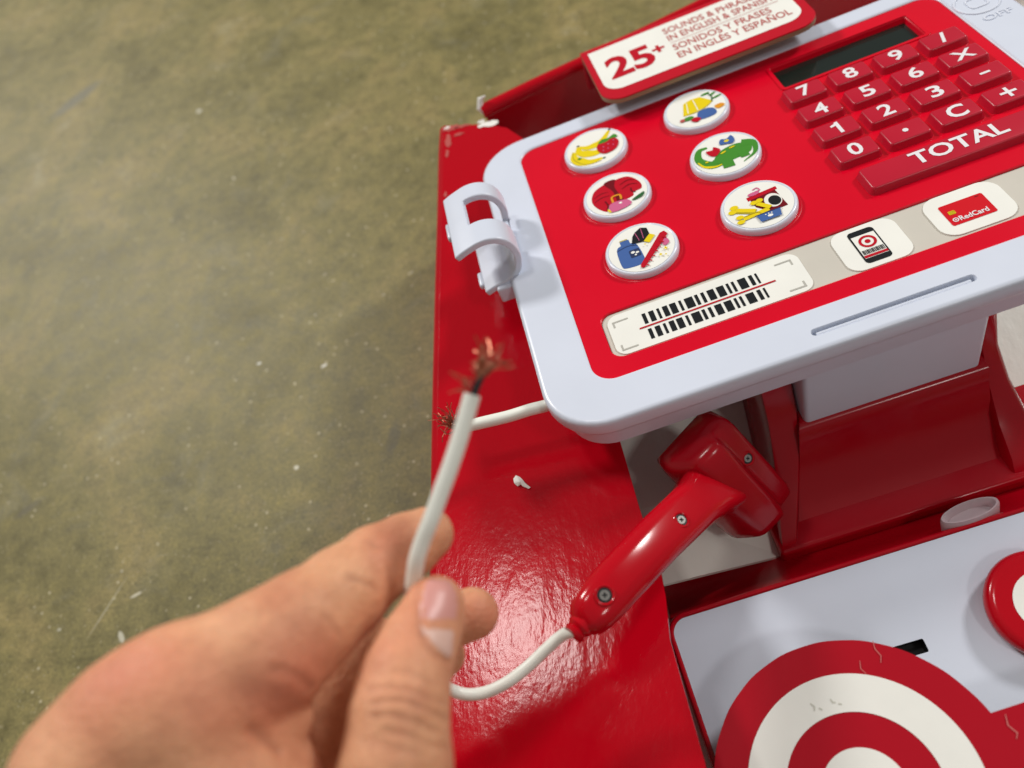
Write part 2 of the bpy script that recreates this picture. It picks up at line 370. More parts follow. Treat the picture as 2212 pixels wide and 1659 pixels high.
# front flap, its left fold rounded down into the side wall
v,f=slab(fp, FZ-.14, FZ)
ff=obj('front_flap',v,f,'red_card',parent=box_t,label='glossy red cardboard front flap with flute ripples',smooth=False)
eL=spline([np.array([*p,0]) for p in FP(edgeL)],4)
prof=[(0,0),(-.10,-.03),(-.17,-.09),(-.21,-.2),(-.22,-.5),(-.22,-FZ+.02)]
L=[[(p[0]+a-.0,p[1],FZ-.002+b) for p in eL] for a,b in prof]
v=[p for l in L for p in l]; m=len(eL); f=[(k*m+i,k*m+i+1,(k+1)*m+i+1,(k+1)*m+i) for k in range(len(L)-1) for i in range(m-1)]
# wall has a thickness of its own
v2=[(p[0]+.14,p[1],p[2]-(.14 if i<m*3 else 0)) for i,p in enumerate(v)]
nn=len(v); f+= [tuple(i+nn for i in q[::-1]) for q in f]
f+=[(k*m,(k+1)*m,nn+(k+1)*m,nn+k*m) for k in range(len(L)-1)]
obj('side_wall',v,f,'red_card',parent=box_t,sharp=60)
# far wall: inner face, folded top edge
wa=onz(1050,250,FZ+.05); wa[2]=FZ; wdir=(onz(1264,148,FZ+.05)-wa); wdir[2]=0; wdir/=np.linalg.norm(wdir); wn=np.array([-wdir[1],wdir[0],0])
def wallseg(s0,s1,o0,o1,z0,z1,rd=0):
    pts=[wa+wdir*s+wn*o for s in (s0,s1) for o in (o0,o1)]
    v=[(p[0],p[1],z) for z in (z0,z1) for p in pts]
    return v,[(0,2,3,1),(4,5,7,6),(0,4,6,2),(1,3,7,5),(0,1,5,4),(2,6,7,3)]
wall_frame=frame(np.array([wdir,wn,[0,0,1]]).T,(wa[0],wa[1],0))
def bar_profile(L0,L1,prof,fr,name,mt,parent,label=None,**kw):
    N=len(prof); K=14; v=[]
    for k in range(K+1):
        x=L0+(L1-L0)*k/K; j=(.02*math.sin(k*1.7)+.012*math.sin(k*3.1))
        v+=[(x,p[0]+j,p[1]) for p in prof]
    f=[(k*N+i,(k+1)*N+i,(k+1)*N+(i+1)%N,k*N+(i+1)%N) for k in range(K) for i in range(N)]+[tuple(range(N)),tuple(range(K*N,K*N+N))[::-1]]
    return obj(name,v,f,mt,fr,parent,label,**kw)
bar_profile(0,22,[(0,0.05),(.17,.05),(.17,FZ+.0),(.0,FZ+.02)],wall_frame,'far_wall','red_card',box_t)
bar_profile(-.05,22,[(-.02,FZ+.0),(-.05,FZ+.10),(-.02,FZ+.19),(.07,FZ+.26),(.20,FZ+.28),(.30,FZ+.24),(.34,FZ+.12),(.30,FZ-.05),(.1,FZ-.02)],wall_frame,'folded_rim','red_card',box_t,sharp=60)
v,f=box(-6.5,24,-22,22,.02,.16)
wb=wa+wdir*22
_q=lambda x,y,z=-3.9:tuple(pw(x,y,z)[:2])
LINER=[(-4.8,-14),_q(-6.5,-16),tuple(onz(1449,1400,.75)[:2]),tuple(onz(1433,1242,.75)[:2]),tuple(onz(1688,1192,.75)[:2]),_q(-3.3,-6.),_q(-3.3,-3.),_q(1.2,-3.),_q(1.2,-6.),_q(1.9,-7.6),_q(6.2,-8.4),_q(6.2,-16),(wb[0],-14),(wb[0],wb[1]-.03),(wa[0],wa[1]-.03),(-4.8,wa[1]-.5)]
lv,lf=slab(LINER,.60,.75)
obj('back_liner',lv,lf,'white_card',parent=box_t,label='white glossy inner card at the bottom of the box')
Lc=[(1170,480,3.0),(1280,830,2.95),(1368,1100,2.85),(1420,1266,2.75)]; Rc_=[(1690,480,1.9),(1700,820,1.7),(1702,1050,1.35),(1692,1199,1.2)]
lt=[onz(*q) for q in Lc]; rt=[onz(*q) for q in Rc_]
v=[tuple(p) for p in lt]+[tuple(p) for p in rt]; v+=[(p[0],p[1],p[2]-.12) for p in v]
f=[]
for k in range(3): f+=[(k,k+4,k+5,k+1),(k+8,k+9,k+13,k+12)]
f+=[(3,7,15,11),(0,8,12,4)]+[(k,k+1,k+9,k+8) for k in range(3)]+[(k+4,k+12,k+13,k+5) for k in range(3)]
obj('inner_tray_card',v,f,'white_card',parent=box_t,label='white glossy card sloping under the scanner head',smooth=False)
# worn corner where the print has rubbed off
def ragged(cx,cy,rx,ry,n=18,seed=1,jit=.35):
    rnd=random.Random(seed); return [(cx+rx*math.cos(2*math.pi*i/n)*(1+rnd.uniform(-jit,jit)),cy+ry*math.sin(2*math.pi*i/n)*(1+rnd.uniform(-jit,jit))) for i in range(n)]
for (px,py,rx,ry,zz,sd) in ((1056,267,.30,.10,FZ+.012,3),(972,277,.22,.10,FZ+.01,5),(968,303,.10,.24,FZ+.01,8),(1000,272,.25,.05,FZ+.01,9),(990,290,.16,.05,FZ+.01,12),(966,330,.05,.14,FZ+.01,13),(962,420,.04,.10,FZ+.01,14),(1040,262,.12,.07,FZ+.014,31),(966,276,.10,.05,FZ+.014,32)):
    p=onz(px,py,zz); v,f=poly(ragged(p[0],p[1],rx,ry,seed=sd),z=zz)
    obj('worn_patch',v,f,'paper' if sd in(3,31,32) else 'ink_brick',parent=box_t,smooth=False)
# torn ply curl at the wall corner
v,f=tube([tuple(wa+np.array([.0,.05,.05])),tuple(wa+np.array([-.12,.15,.2])),tuple(wa+np.array([-.05,.3,.38])),tuple(wa+np.array([.1,.28,.45]))],[.05,.09,.08,.02],8)
obj('torn_ply',v,f,'paper',parent=box_t)

# header card over the far edge of the screen
HZ=.5
def card(outline, z, name, t=.12, skew=None):
    v,f=slab(outline,z-t,z); return v,f
hx0,hx1,hy0,hy1=-3.98,1.18,1.66,4.12
def hdr(x0,x1,y0,y1,r): # square at the folded top, rounded at the free edge
    p=[(x1,y1),(x0,y1)]
    for i in range(9): a=math.radians(180+90*i/8); p.append((x0+r+r*math.cos(a),y0+r+r*math.sin(a)))
    for i in range(9): a=math.radians(270+90*i/8); p.append((x1-r+r*math.cos(a),y0+r+r*math.sin(a)))
    return p
hd=obj('header_card',*slab(hdr(hx0,hx1,hy0,hy1,.52),HZ-.13,HZ-.035)[:2],'kraft',PF,box_t,label='header card with brown cut edge, printed 25+ sounds and phrases')
obj('printed_border',*slab(hdr(hx0,hx1,hy0+.01,hy1,.52),HZ-.034,HZ)[:2],'header_red',PF,hd)
obj('printed_field',*poly(hdr(hx0+.16,hx1-.20,hy0+.40,hy1-.08,.42),z=HZ+.006),'paper',PF,hd,smooth=False)
G=[]
G.append(text_geo('25',-3.58,-2.43,2.50,3.47,HZ+.012,.03))
G.append(text_geo('+',-2.42,-2.12,2.90,3.22,HZ+.012,.03))
for s,x0,x1,y in (('SOUNDS & PHRASES',-1.95,.42,3.55),('IN ENGLISH & SPANISH',-1.95,.62,3.19),('SONIDOS Y FRASES',-1.96,.43,2.71),):
    G.append(text_geo(s,x0,x1,y,y+.27,HZ+.012,.012))
G.append(text_geo('EN INGLÉS Y ESPAÑOL',-1.97,.76,2.33,2.33+.34,HZ+.012,.012))
G.append(poly([(-1.95,3.075),(.7,3.075),(.7,3.09),(-1.95,3.09)],z=HZ+.012))
V,F,I=join(G[:2]); obj('lettering',V,F,'ink_red',PF,hd,smooth=False)
V,F,I=join(G[2:]); obj('lettering',V,F,'ink_brick',PF,hd,smooth=False)
# tab that holds the header to the wall
obj('header_fold',*box(hx0,hx1,hy1,hy1+.14,HZ-1.0,HZ-.02)[:2],'header_red',PF,hd)

# bullseye sign, front panel of the box
def circ(cx,cy,r,n=96): return [(cx+r*math.cos(2*math.pi*i/n),cy+r*math.sin(2*math.pi*i/n)) for i in range(n)]
cx,cy,RR=-4.46,-3.42,2.28
out=[]
th0=math.asin((-2.83-cy)/RR)
for i in range(81):
    a=th0+(math.pi+.35-th0)*i/80; rj=RR+.003*math.sin(i*.9); out.append((cx+rj*math.cos(a),cy+rj*math.sin(a)))
out+=[(-7.1,-5.2),(-7.1,-9.5),(7.5,-9.5),(7.5,-2.80),(-1.4,-2.80)]
bs=obj('bullseye_panel',*slab(out,.87,.965)[:2],'kraft',LF,box_t,label='red front panel with the round bullseye sign, brown cut edge')
ins=[(p[0]*.9985+cx*.0015,p[1]*.9985+cy*.0015) for p in out]
obj('printed_face',*slab(ins,.966,1.0)[:2],'sign_red',LF,bs)
for r0,r1,mt,nm in ((1.75,1.17,'paper','printed_ring'),(.65,.0,'paper','printed_disc')):
    if r1: V,F=poly(circ(cx,cy,r0),[circ(cx,cy,r1)],z=1.008)
    else: V,F=poly(circ(cx,cy,r0),z=1.008)
    obj(nm,V,F,mt,LF,bs,smooth=False)
# scuffs and creases on the sign
sc=[]
def strip(pts,w,z):
    P=[np.array([p[0],p[1]]) for p in pts]; a=[];b=[]
    for i,p in enumerate(P):
        t=P[min(i+1,len(P)-1)]-P[max(i-1,0)]; t/=np.linalg.norm(t); nrm=np.array([-t[1],t[0]]); ww=w*(.35+.65*math.sin(math.pi*(i+.5)/len(P)))
        a.append(tuple(p+nrm*ww)); b.append(tuple(p-nrm*ww))
    return poly(a+b[::-1],z=z)
for q in ([(-4.74,-2.0),(-4.70,-2.06),(-4.72,-2.12)],[(-4.64,-2.10),(-4.60,-2.14)],[(-4.42,-2.02),(-4.40,-2.08),(-4.36,-2.09)],[(-4.33,-2.12),(-4.28,-2.14)]):
    obj('scuff_mark',*strip(q,.016,1.014),'smudge',LF,bs,smooth=False)
cr=[strip([(-3.42,-1.37),(-3.44,-1.5),(-3.40,-1.62),(-3.45,-1.72)],.009,1.014),strip([(-3.74,-1.6),(-3.78,-1.72),(-3.73,-1.82)],.008,1.014),strip([(-2.08,-2.9),(-2.12,-3.05),(-2.05,-3.18),(-2.1,-3.25)],.012,1.014)]
for q in cr: obj('crease_mark',*q,'crease',LF,bs,smooth=False)

# ================================================================ TOY CASH REGISTER
reg=thing('toy_cash_register',pw(-1.2,-2,-4),'red and white toy cash register with tilted keypad screen, lying in the red box','toy')
# bezel: frame with rounded edges and a shallow recess for the faceplate
ox0,ox1,oy0,oy1=-7.29,4.88,-6.68,2.40
ix0,ix1,iy0,iy1=-6.29,3.75,-5.77,1.85
def ring_loops():
    L=[]
    def o(ins,z): return lift(rb(ox0+ins,ox1-ins,oy0+ins,oy1-ins,1.12-ins,10),z)
    def i(ins,z): return lift(rb(ix0-ins,ix1+ins,iy0-ins,iy1+ins,.42+ins,10),z)
    L.append(o(.25,-1.0)); L.append(o(.16,-.45)); L.append(o(.10,-.42));L.append(o(.02,-.36)); L.append(o(0,-.30)); L.append(o(0,-.10))
    for k in range(1,5):
        a=math.pi/2*k/4; L.append(o(.09*(1-math.cos(a)),-.09+.09*math.sin(a)))
    L.append(i(.05,0)); L.append(i(.02,-.01)); L.append(i(0,-.03)); L.append(i(0,-.09))
    return L
# slot hole is cut by building the lower band separately: bezel without caps, top face gets the slot as a hole
L=ring_loops(); n=len(L[0]); V=[p for l in L for p in l]; F=[]
TOPK=9                                   # face between loop 9 and 10 is the flat top
for k in range(len(L)-1):
    if k==TOPK: continue
    for i in range(n):
        j=(i+1)%n; F.append((k*n+i,k*n+j,(k+1)*n+j,(k+1)*n+i))
slot=rb(-2.58,.22,-6.37,-6.21,.075,4)
tv,tf=poly([(p[0],p[1]) for p in L[9]],[[(p[0],p[1]) for p in L[10]],slot],z=0)
sl=[lift(slot,0),lift(rb(-2.57,.21,-6.36,-6.22,.065,4),-.03),lift(rb(-2.56,.20,-6.36,-6.22,.06,4),-.22)]
sv,sf=loft(sl,False,True); sf=[q[::-1] for q in sf]
bk=lift(rb(ox0+.25,ox1-.25,oy0+.25,oy1-.25,.87,10),-1.0)
V,F,I=join([(V,F),(tv,tf),(sv,sf),(bk,[tuple(range(len(bk)))[::-1]])])
bez=obj('screen_housing',V,F,'white_plastic',PF,reg,label='white plastic screen frame with card slot along its near edge')
obj('slot_ridge',*tube([(-2.5,-6.315,-.05),(.12,-6.315,-.05)],.035,10)[:2],'white_plastic',PF,bez)
# on/off button outline and lettering embossed on the right margin
V,F=poly(circ(4.24,.87,.46,40),[circ(4.24,.87,.42,40)],z=.02)
a=slab(circ(4.24,.87,.46,40),-.002,.02,[circ(4.24,.87,.425,40)]); b_=slab(rr(.40,.40,.1,4,4.24,.87),-.002,.018,[rr(.34,.34,.08,4,4.24,.87)])
tx=text_geo('OFF',4.02,4.62,.10,.30,.016,.01)
V,F,I=join([a,b_,tx]); obj('embossed_switch_mark',V,F,'white_button',PF,bez)
# faceplate
strip_o=rb(-5.86,3.6,-5.34,-4.165,.26,6)
lcd_o=rb(-.22,2.95,.50,1.43,.05,3)
def ins_rb(x0,x1,y0,y1,r,k,n=6): return rb(x0+k,x1-k,y0+k,y1-k,max(r-k,.02),n)
pl_o=rb(ix0,ix1,iy0,iy1,.42,10)
tv,tf=poly(pl_o,[strip_o,lcd_o],z=-.045)
r1=[lift(strip_o,-.045),lift(ins_rb(-5.86,3.6,-5.34,-4.165,.26,.02),-.06),lift(ins_rb(-5.86,3.6,-5.34,-4.165,.26,.025),-.10)]
s1,q1=loft(r1,False,False)
r2=[lift(lcd_o,-.045),lift(ins_rb(-.22,2.95,.50,1.43,.05,.02,3),-.06),lift(ins_rb(-.22,2.95,.50,1.43,.05,.05,3),-.20)]
s2,q2=loft(r2,False,False)
V,F,I=join([(tv,tf),(s1,[q[::-1] for q in q1]),(s2,[q[::-1] for q in q2])])
fpl=obj('faceplate',V,F,'red_panel',PF,reg,label='bright red glossy faceplate')
# raised lip round the lcd window
V,F=slab(rb(-.30,3.03,.43,1.50,.1,4),-.044,-.022,[rb(-.22,2.95,.50,1.43,.05,4)])
obj('window_lip',V,F,'red_panel',PF,fpl)
lcd=obj('lcd_window',*poly(rb(-.20,2.93,.52,1.41,.03,3),z=-.17),'lcd',PF,reg,smooth=False,label='dark grey green display window, switched off')
st=obj('label_strip',*poly(ins_rb(-5.86,3.6,-5.34,-4.165,.26,.03),z=-.092),'paper_grey',PF,reg,smooth=False,label='grey paper strip under the keys')
# barcode label
bl=obj('barcode_label',*slab(rb(-5.74,-2.03,-5.29,-4.27,.22,6),-.088,-.072)[:2],'paper',PF,reg,label='white label printed with a barcode between scan corners')
wid=[(.0,.07),(.13,.10),(.29,.05),(.40,.10),(.54,.12),(.72,.05),(.83,.16),(1.03,.06),(1.15,.06),(1.27,.13),(1.45,.14),(1.64,.05),(1.74,.05),(1.86,.15),(2.07,.07),(2.19,.04)]
bars=[]
for a,wd in wid:
    bars.append(poly([(-5.07+a,-4.745),(-5.07+a+wd,-4.745),(-5.07+a+wd,-4.475),(-5.07+a,-4.475)],z=-.066))
    bars.append(poly([(-5.07+a,-5.145),(-5.07+a+wd,-5.145),(-5.07+a+wd,-4.885),(-5.07+a,-4.885)],z=-.066))
V,F,I=join(bars); obj('barcode',V,F,'ink',PF,bl,smooth=False)
obj('scan_line',*poly([(-5.2,-4.83),(-2.6,-4.83),(-2.6,-4.795),(-5.2,-4.795)],z=-.062),'ink_red',PF,bl,smooth=False)
cn=[]
for x,y,dx,dy in ((-5.64,-4.43,1,-1),(-5.64,-5.19,1,1),(-2.17,-4.43,-1,-1),(-2.17,-5.19,-1,1)):
    a,b2=.31,.035
    for (xa,xb,ya,yb) in ((x,x+dx*a,y,y+dy*b2),(x,x+dx*b2,y,y+dy*.15)):
        X=sorted((xa,xb));Y=sorted((ya,yb)); cn.append(poly([(X[0],Y[0]),(X[1],Y[0]),(X[1],Y[1]),(X[0],Y[1])],z=-.066-.002*(yb-ya>.1 or ya-yb>.1)))
    V,F,I=join(cn[-2:]); obj('scan_corner',V,F,'frame_grey',PF,bl,smooth=False)
# phone label
ph=obj('phone_label',*slab(rb(-1.40,-.21,-5.29,-4.22,.26,6),-.088,-.070)[:2],'paper',PF,reg,label='white label with a picture of a phone showing a bullseye')
def rect(x0,x1,y0,y1,z): return poly([(x0,y0),(x1,y0),(x1,y1),(x0,y1)],z=z)
pc=[(*poly(rb(-1.08,-.60,-5.18,-4.33,.08,4),z=-.064),0),(*rect(-1.05,-.63,-5.06,-4.47,-.058),1),(*poly(circ(-.83,-4.67,.155,32),[circ(-.83,-4.67,.105,32)],z=-.052),2),(*poly(circ(-.83,-4.67,.05,24),z=-.052),2),(*rect(-1.05,-.63,-5.05,-4.99,-.052),2)]
for k in range(15): pc.append((*rect(-1.03+k*.0265,-1.03+k*.0265+(.014 if k%3 else .02),-4.97,-4.86,-.050),0))
V,F,I=join(pc); obj('phone_picture',V,F,['ink','paper','ink_red'],PF,ph,idx=I,smooth=False)
# card label
cl=obj('card_label',*slab(rb(.30,1.66,-5.25,-4.20,.30,6),-.088,-.070)[:2],'paper',PF,reg,label='white label with a picture of a red payment card')
t1=text_geo('RedCard',.715,1.22,-4.955,-4.835,-.056,.02)
pc=[(*poly(rb(.54,1.33,-5.02,-4.47,.04,4),z=-.064),0),(*poly(rb(.62,.74,-4.75,-4.66,.015,2),z=-.058),1),(*poly(circ(.65,-4.895,.052,24),[circ(.65,-4.895,.034,24)],z=-.058),2),(*poly(circ(.65,-4.895,.016,12),z=-.058),2),(*t1,2)]
for k in range(3): pc.append((*rect(.625,.735,-4.735+k*.026,-4.73+k*.026,-.054),3))
pc.append((*rect(1.18,1.25,-4.53,-4.52,-.058),3))
V,F,I=join(pc); obj('card_picture',V,F,['card_red','yellow','print_white','ink'],PF,cl,idx=I,smooth=False)

# keys
kv,kf=pad(.90,.62,.11,-.05,.115,.055,.04,5,4); kme=mkmesh('number_key',kv,kf,'red_key')
rows=['789/','456x','123-','0.C+']
for j in range(4):
    for i in range(4):
        fr=at_frame(PF,i*1.0+.01,-j*.7875-.02)
        nm='operator_key' if i==3 else ('clear_key' if (i,j)==(2,3) else 'number_key')
        k=link(nm,kme,fr,reg,label='dark red key marked %s'%{'/':'divide','x':'times','-':'minus','+':'plus','.':'point'}.get(rows[j][i],rows[j][i]))
        ch=rows[j][i]; z=.121
        if ch=='/': g=poly([(.02,.18),(-.09,-.18),(-.02,-.18),(.09,.18)],z=z)
        elif ch=='-': g=poly([(-.10,-.03),(.10,-.03),(.10,.03),(-.10,.03)],z=z)
        elif ch=='.': g=poly(circ(0,0,.055,20),z=z)
        elif ch=='+':
            a,b2=.155,.032; g=poly([(-b2,-a),(b2,-a),(b2,-b2),(a,-b2),(a,b2),(b2,b2),(b2,a),(-b2,a),(-b2,b2),(-a,b2),(-a,-b2),(-b2,-b2)],z=z)
        elif ch=='x':
            a,b2=.16,.045; g=poly([(0,b2),(-a+b2,a),(-a-b2,a),(-b2,0),(-a-b2,-a),(-a+b2,-a),(0,-b2),(a-b2,-a),(a+b2,-a),(b2,0),(a+b2,a),(a-b2,a)][::-1],z=z)
        elif ch=='1': g=poly([(0,-.19),(.075,-.19),(.075,.19),(.015,.19),(-.01,.145),(-.10,.115),(-.10,.06),(0,.075)],z=z)
        elif ch=='C': g=text_geo(ch,-.18,.18,-.195,.195,z,.025)
        else: g=text_geo(ch,-.135,.135,-.19,.19,z,.018)
        if ch in '/' : g=([(p[0]*1.0,p[1],p[2]) for p in g[0]],g[1])
        obj('numeral' if ch.isdigit() else 'symbol',*g,'print_white',fr,k,smooth=False)
tk=obj('total_key',*pad(3.9,.72,.12,-.05,.115,.055,.035,5,4,cx=1.68,cy=-3.30)[:2],'red_key',PF,reg,label='long dark red key marked TOTAL')
obj('lettering',*text_geo('TOTAL',.68,2.46,-3.43,-3.06,.122,.02),'print_white',PF,tk,smooth=False)

# round picture buttons
def bean(pts): return [tuple(p) for p in pts]
def ell(cx,cy,rx,ry,rot=0,n=28):
    c,s=math.cos(rot),math.sin(rot); return [(cx+rx*math.cos(a)*c-ry*math.sin(a)*s,cy+rx*math.cos(a)*s+ry*math.sin(a)*c) for a in [2*math.pi*i/n for i in range(n)]]
def smoothp(P,n=6):
    P=[np.array([*p,0.]) for p in P]; m=len(P); o=[]
    for i in range(m):
        a,b,c,d=P[i-1],P[i],P[(i+1)%m],P[(i+2)%m]
        for k in range(n):
            t=k/n; q=.5*((2*b)+(-a+c)*t+(2*a-5*b+4*c-d)*t*t+(-a+3*b-3*c+d)*t**3); o.append((q[0],q[1]))
    return o
MI=['yellow','yellow_dark','green','green_dark','blue','navy','pink','orange','maroon','ink_red','ink','paper','ink_brick']
mi={k:i for i,k in enumerate(MI)}
def arc_band(P,w0,w1,w2=None):
    pts=[p[:2] for p in spline([np.array([*p,0.]) for p in P],6)]; N=len(pts); a=[];b=[]
    for i,p in enumerate(pts):
        t=pts[min(i+1,N-1)]-pts[max(i-1,0)]; t/=np.linalg.norm(t); nn=np.array([-t[1],t[0]]); s=i/(N-1)
        ww=w0+(w1-w0)*s if w2 is None else (w0+(w1-w0)*s*2 if s<.5 else w1+(w2-w1)*(s-.5)*2)
        a.append(tuple(p+nn*ww)); b.append(tuple(p-nn*ww))
    return a+b[::-1]
icons={}
icons['fruit']=('bananas and a strawberry',[('yellow',arc_band([(-.42,.10),(-.44,-.15),(-.25,-.38),(.05,-.42)],.03,.12,.03)),('yellow_dark',arc_band([(-.43,.12),(-.46,-.16),(-.28,-.44),(.02,-.49)],.006,.012,.006)),
 ('yellow',arc_band([(-.30,.22),(-.30,.0),(-.05,-.17),(.2,-.12)],.03,.11,.05)),('yellow',arc_band([(-.28,.20),(-.12,.08),(.15,.12),(.38,.38)],.03,.09,.03)),('ink',ell(.40,.42,.035,.02,.8)),('ink',ell(-.29,.25,.03,.02)),('green_dark',ell(.08,-.44,.03,.02)),('green',ell(-.36,-.18,.04,.03)),
 ('ink_red',smoothp([(.05,.02),(.2,.1),(.42,.06),(.46,-.1),(.36,-.28),(.15,-.33),(.03,-.2)])),('green',smoothp([(.08,.06),(.18,.16),(.3,.14),(.44,.2),(.48,.08),(.34,.09),(.24,.04)])),('pink',ell(.15,-.1,.012,.022)),('pink',ell(.26,-.06,.012,.022)),('pink',ell(.34,-.14,.012,.022)),('pink',ell(.22,-.2,.012,.022)),('pink',ell(.38,.0,.012,.022)),('pink',ell(.12,-.22,.012,.022))])
icons['clothes']=('a dark red jacket and a pink bag',[('ink_red',smoothp([(-.42,-.2),(-.46,.05),(-.35,.3),(-.1,.42),(.0,.42),(.3,.40),(.46,.15),(.46,-.08),(.3,-.12),(.25,-.22),(.0,-.26),(-.2,-.25),(-.28,-.4)],5)),('maroon',smoothp([(-.14,.42),(.08,.44),(.02,.2),(.08,-.3),(-.04,-.3),(-.04,.1)],5)),
 ('maroon',arc_band([(-.40,.1),(-.25,.16),(-.12,.14)],.005,.01,.004)),('maroon',arc_band([(-.42,-.02),(-.27,.04),(-.12,.02)],.005,.01,.004)),('maroon',arc_band([(.12,.22),(.28,.28),(.4,.22)],.005,.01,.004)),('maroon',arc_band([(.12,.08),(.28,.14),(.42,.08)],.005,.01,.004)),('maroon',arc_band([(.28,.02),(.27,-.08),(.33,-.14)],.012,.014,.01)),('maroon',arc_band([(-.24,-.1),(-.22,-.25),(-.27,-.36)],.012,.014,.01)),
 ('orange',arc_band([(-.12,-.22),(-.10,-.06),(.04,-.06),(.04,-.2)],.02,.02,.02)),('pink',smoothp([(-.2,-.48),(-.18,-.24),(.12,-.26),(.16,-.44)],3)),('paper',ell(.0,-.3,.03,.025)),('green_dark',smoothp([(.2,-.34),(.3,-.28),(.46,-.22),(.42,-.32),(.3,-.36)],4)),('yellow',ell(-.24,-.42,.02,.06,.3))])
icons['grooming']=('a blue bottle, a brush and a red comb',[('blue',smoothp([(-.40,.12),(-.30,.22),(-.12,.20),(-.04,.1),(-.02,-.30),(-.10,-.40),(-.36,-.38),(-.42,-.28)],4)),('blue',rb(-.30,-.14,.18,.32,.02,2)),('navy',rb(-.22,-.04,-.18,.02,.02,2)),('navy',arc_band([(-.40,.11),(-.2,.15),(-.04,.1)],.008,.008)),('paper',ell(-.16,-.05,.035,.03)),('paper',ell(-.09,-.08,.03,.025)),('paper',ell(-.13,-.13,.02,.02)),('yellow_dark',rb(-.30,-.16,.32,.34,.005,1)),
 ('ink',[(-.12,.16),(-.06,.34),(.0,.42),(.12,.50),(.22,.44),(.22,.24),(.10,.12)]),('pink',arc_band([(.02,.18),(.0,.40)],.005,.005)),('pink',arc_band([(.1,.2),(.12,.48)],.005,.005)),('yellow',[(.08,.12),(.22,.26),(.30,.18),(.16,.04)]),('pink',smoothp([(.34,.0),(.44,.02),(.46,-.12),(.36,-.16)],4)),
 ('ink_red',[(-.14,-.50),(-.08,-.52),(.50,.10),(.46,.20),(.38,.18),(-.12,-.42)])]+[('ink_red',arc_band([(-.06+.075*k,-.45+.085*k),(-.0+.075*k,-.51+.085*k)],.014,.012)) for k in range(7)]+[('yellow',[(.36,-.30),(.375,-.26),(.41,-.25),(.375,-.235),(.36,-.19),(.345,-.235),(.31,-.25),(.345,-.26)][::-1]),('yellow',ell(.24,-.36,.03,.03,0,4)),('yellow',ell(.32,-.40,.02,.02,0,4)),('yellow',ell(.08,.02,.02,.02,0,4))])
icons['home']=('a yellow lamp shade over a blue pot',[('yellow',[(-.28,-.10),(-.16,.30),(.0,.36),(.18,.34),(.36,.06),(.2,-.04),(.0,-.10)][::-1]),('yellow_dark',arc_band([(-.28,-.10),(0,-.12),(.2,-.05),(.36,.06)],.008,.012,.008)),('paper',arc_band([(-.17,-.06),(-.1,.28)],.01,.008)),('paper',arc_band([(.02,-.08),(.04,.32)],.01,.008)),('blue',smoothp([(.0,-.14),(.2,-.12),(.30,-.22),(.28,-.38),(.08,-.42),(-.06,-.36)],5)),('orange',smoothp([(.32,-.14),(.46,-.12),(.50,-.22),(.36,-.26)],4)),
 ('green',ell(.30,.36,.09,.03,.1)),('green',ell(.42,.28,.08,.025,.5)),('green',ell(.46,.14,.1,.025,.2)),('green_dark',arc_band([(.33,.05),(.38,.2),(.34,.36)],.012,.012)),('green',ell(-.22,-.24,.1,.06)),('ink_brick',ell(-.34,-.24,.05,.05)),('ink_red',smoothp([(-.2,-.34),(-.1,-.28),(-.02,-.38),(-.12,-.44)],4))])
icons['toys']=('a green dinosaur and puzzle pieces',[('green',arc_band([(-.22,.34),(-.38,.32),(-.46,.05),(-.30,-.20),(.0,-.12)],.03,.075,.15)),('green',smoothp([(-.25,-.12),(-.05,.1),(.25,.16),(.46,.02),(.40,-.2),(.1,-.26),(-.15,-.26)],6)),('green',arc_band([(.34,.12),(.52,.02),(.46,-.26),(.20,-.42)],.1,.05,.008)),('yellow',arc_band([(-.50,.0),(-.44,-.18),(-.28,-.28),(-.12,-.28)],.012,.03,.01)),
 ('green',[(-.14,-.2),(-.16,-.42),(.04,-.44),(.06,-.2)]),('green',[(.18,-.16),(.20,-.30),(.36,-.30),(.34,-.1)]),('yellow',ell(-.02,.03,.06,.018,.3)),('yellow',ell(.16,.09,.06,.018,.1)),('yellow',ell(-.36,-.08,.03,.02)),('ink_red',smoothp([(-.26,.08),(-.28,.22),(-.16,.20),(-.12,.28),(-.04,.16),(-.08,.06),(-.18,.0)],4)),('blue',smoothp([(.0,.28),(.06,.42),(.16,.38),(.26,.44),(.28,.30),(.22,.20),(.10,.24)],4)),('yellow',ell(.14,.32,.045,.035))])
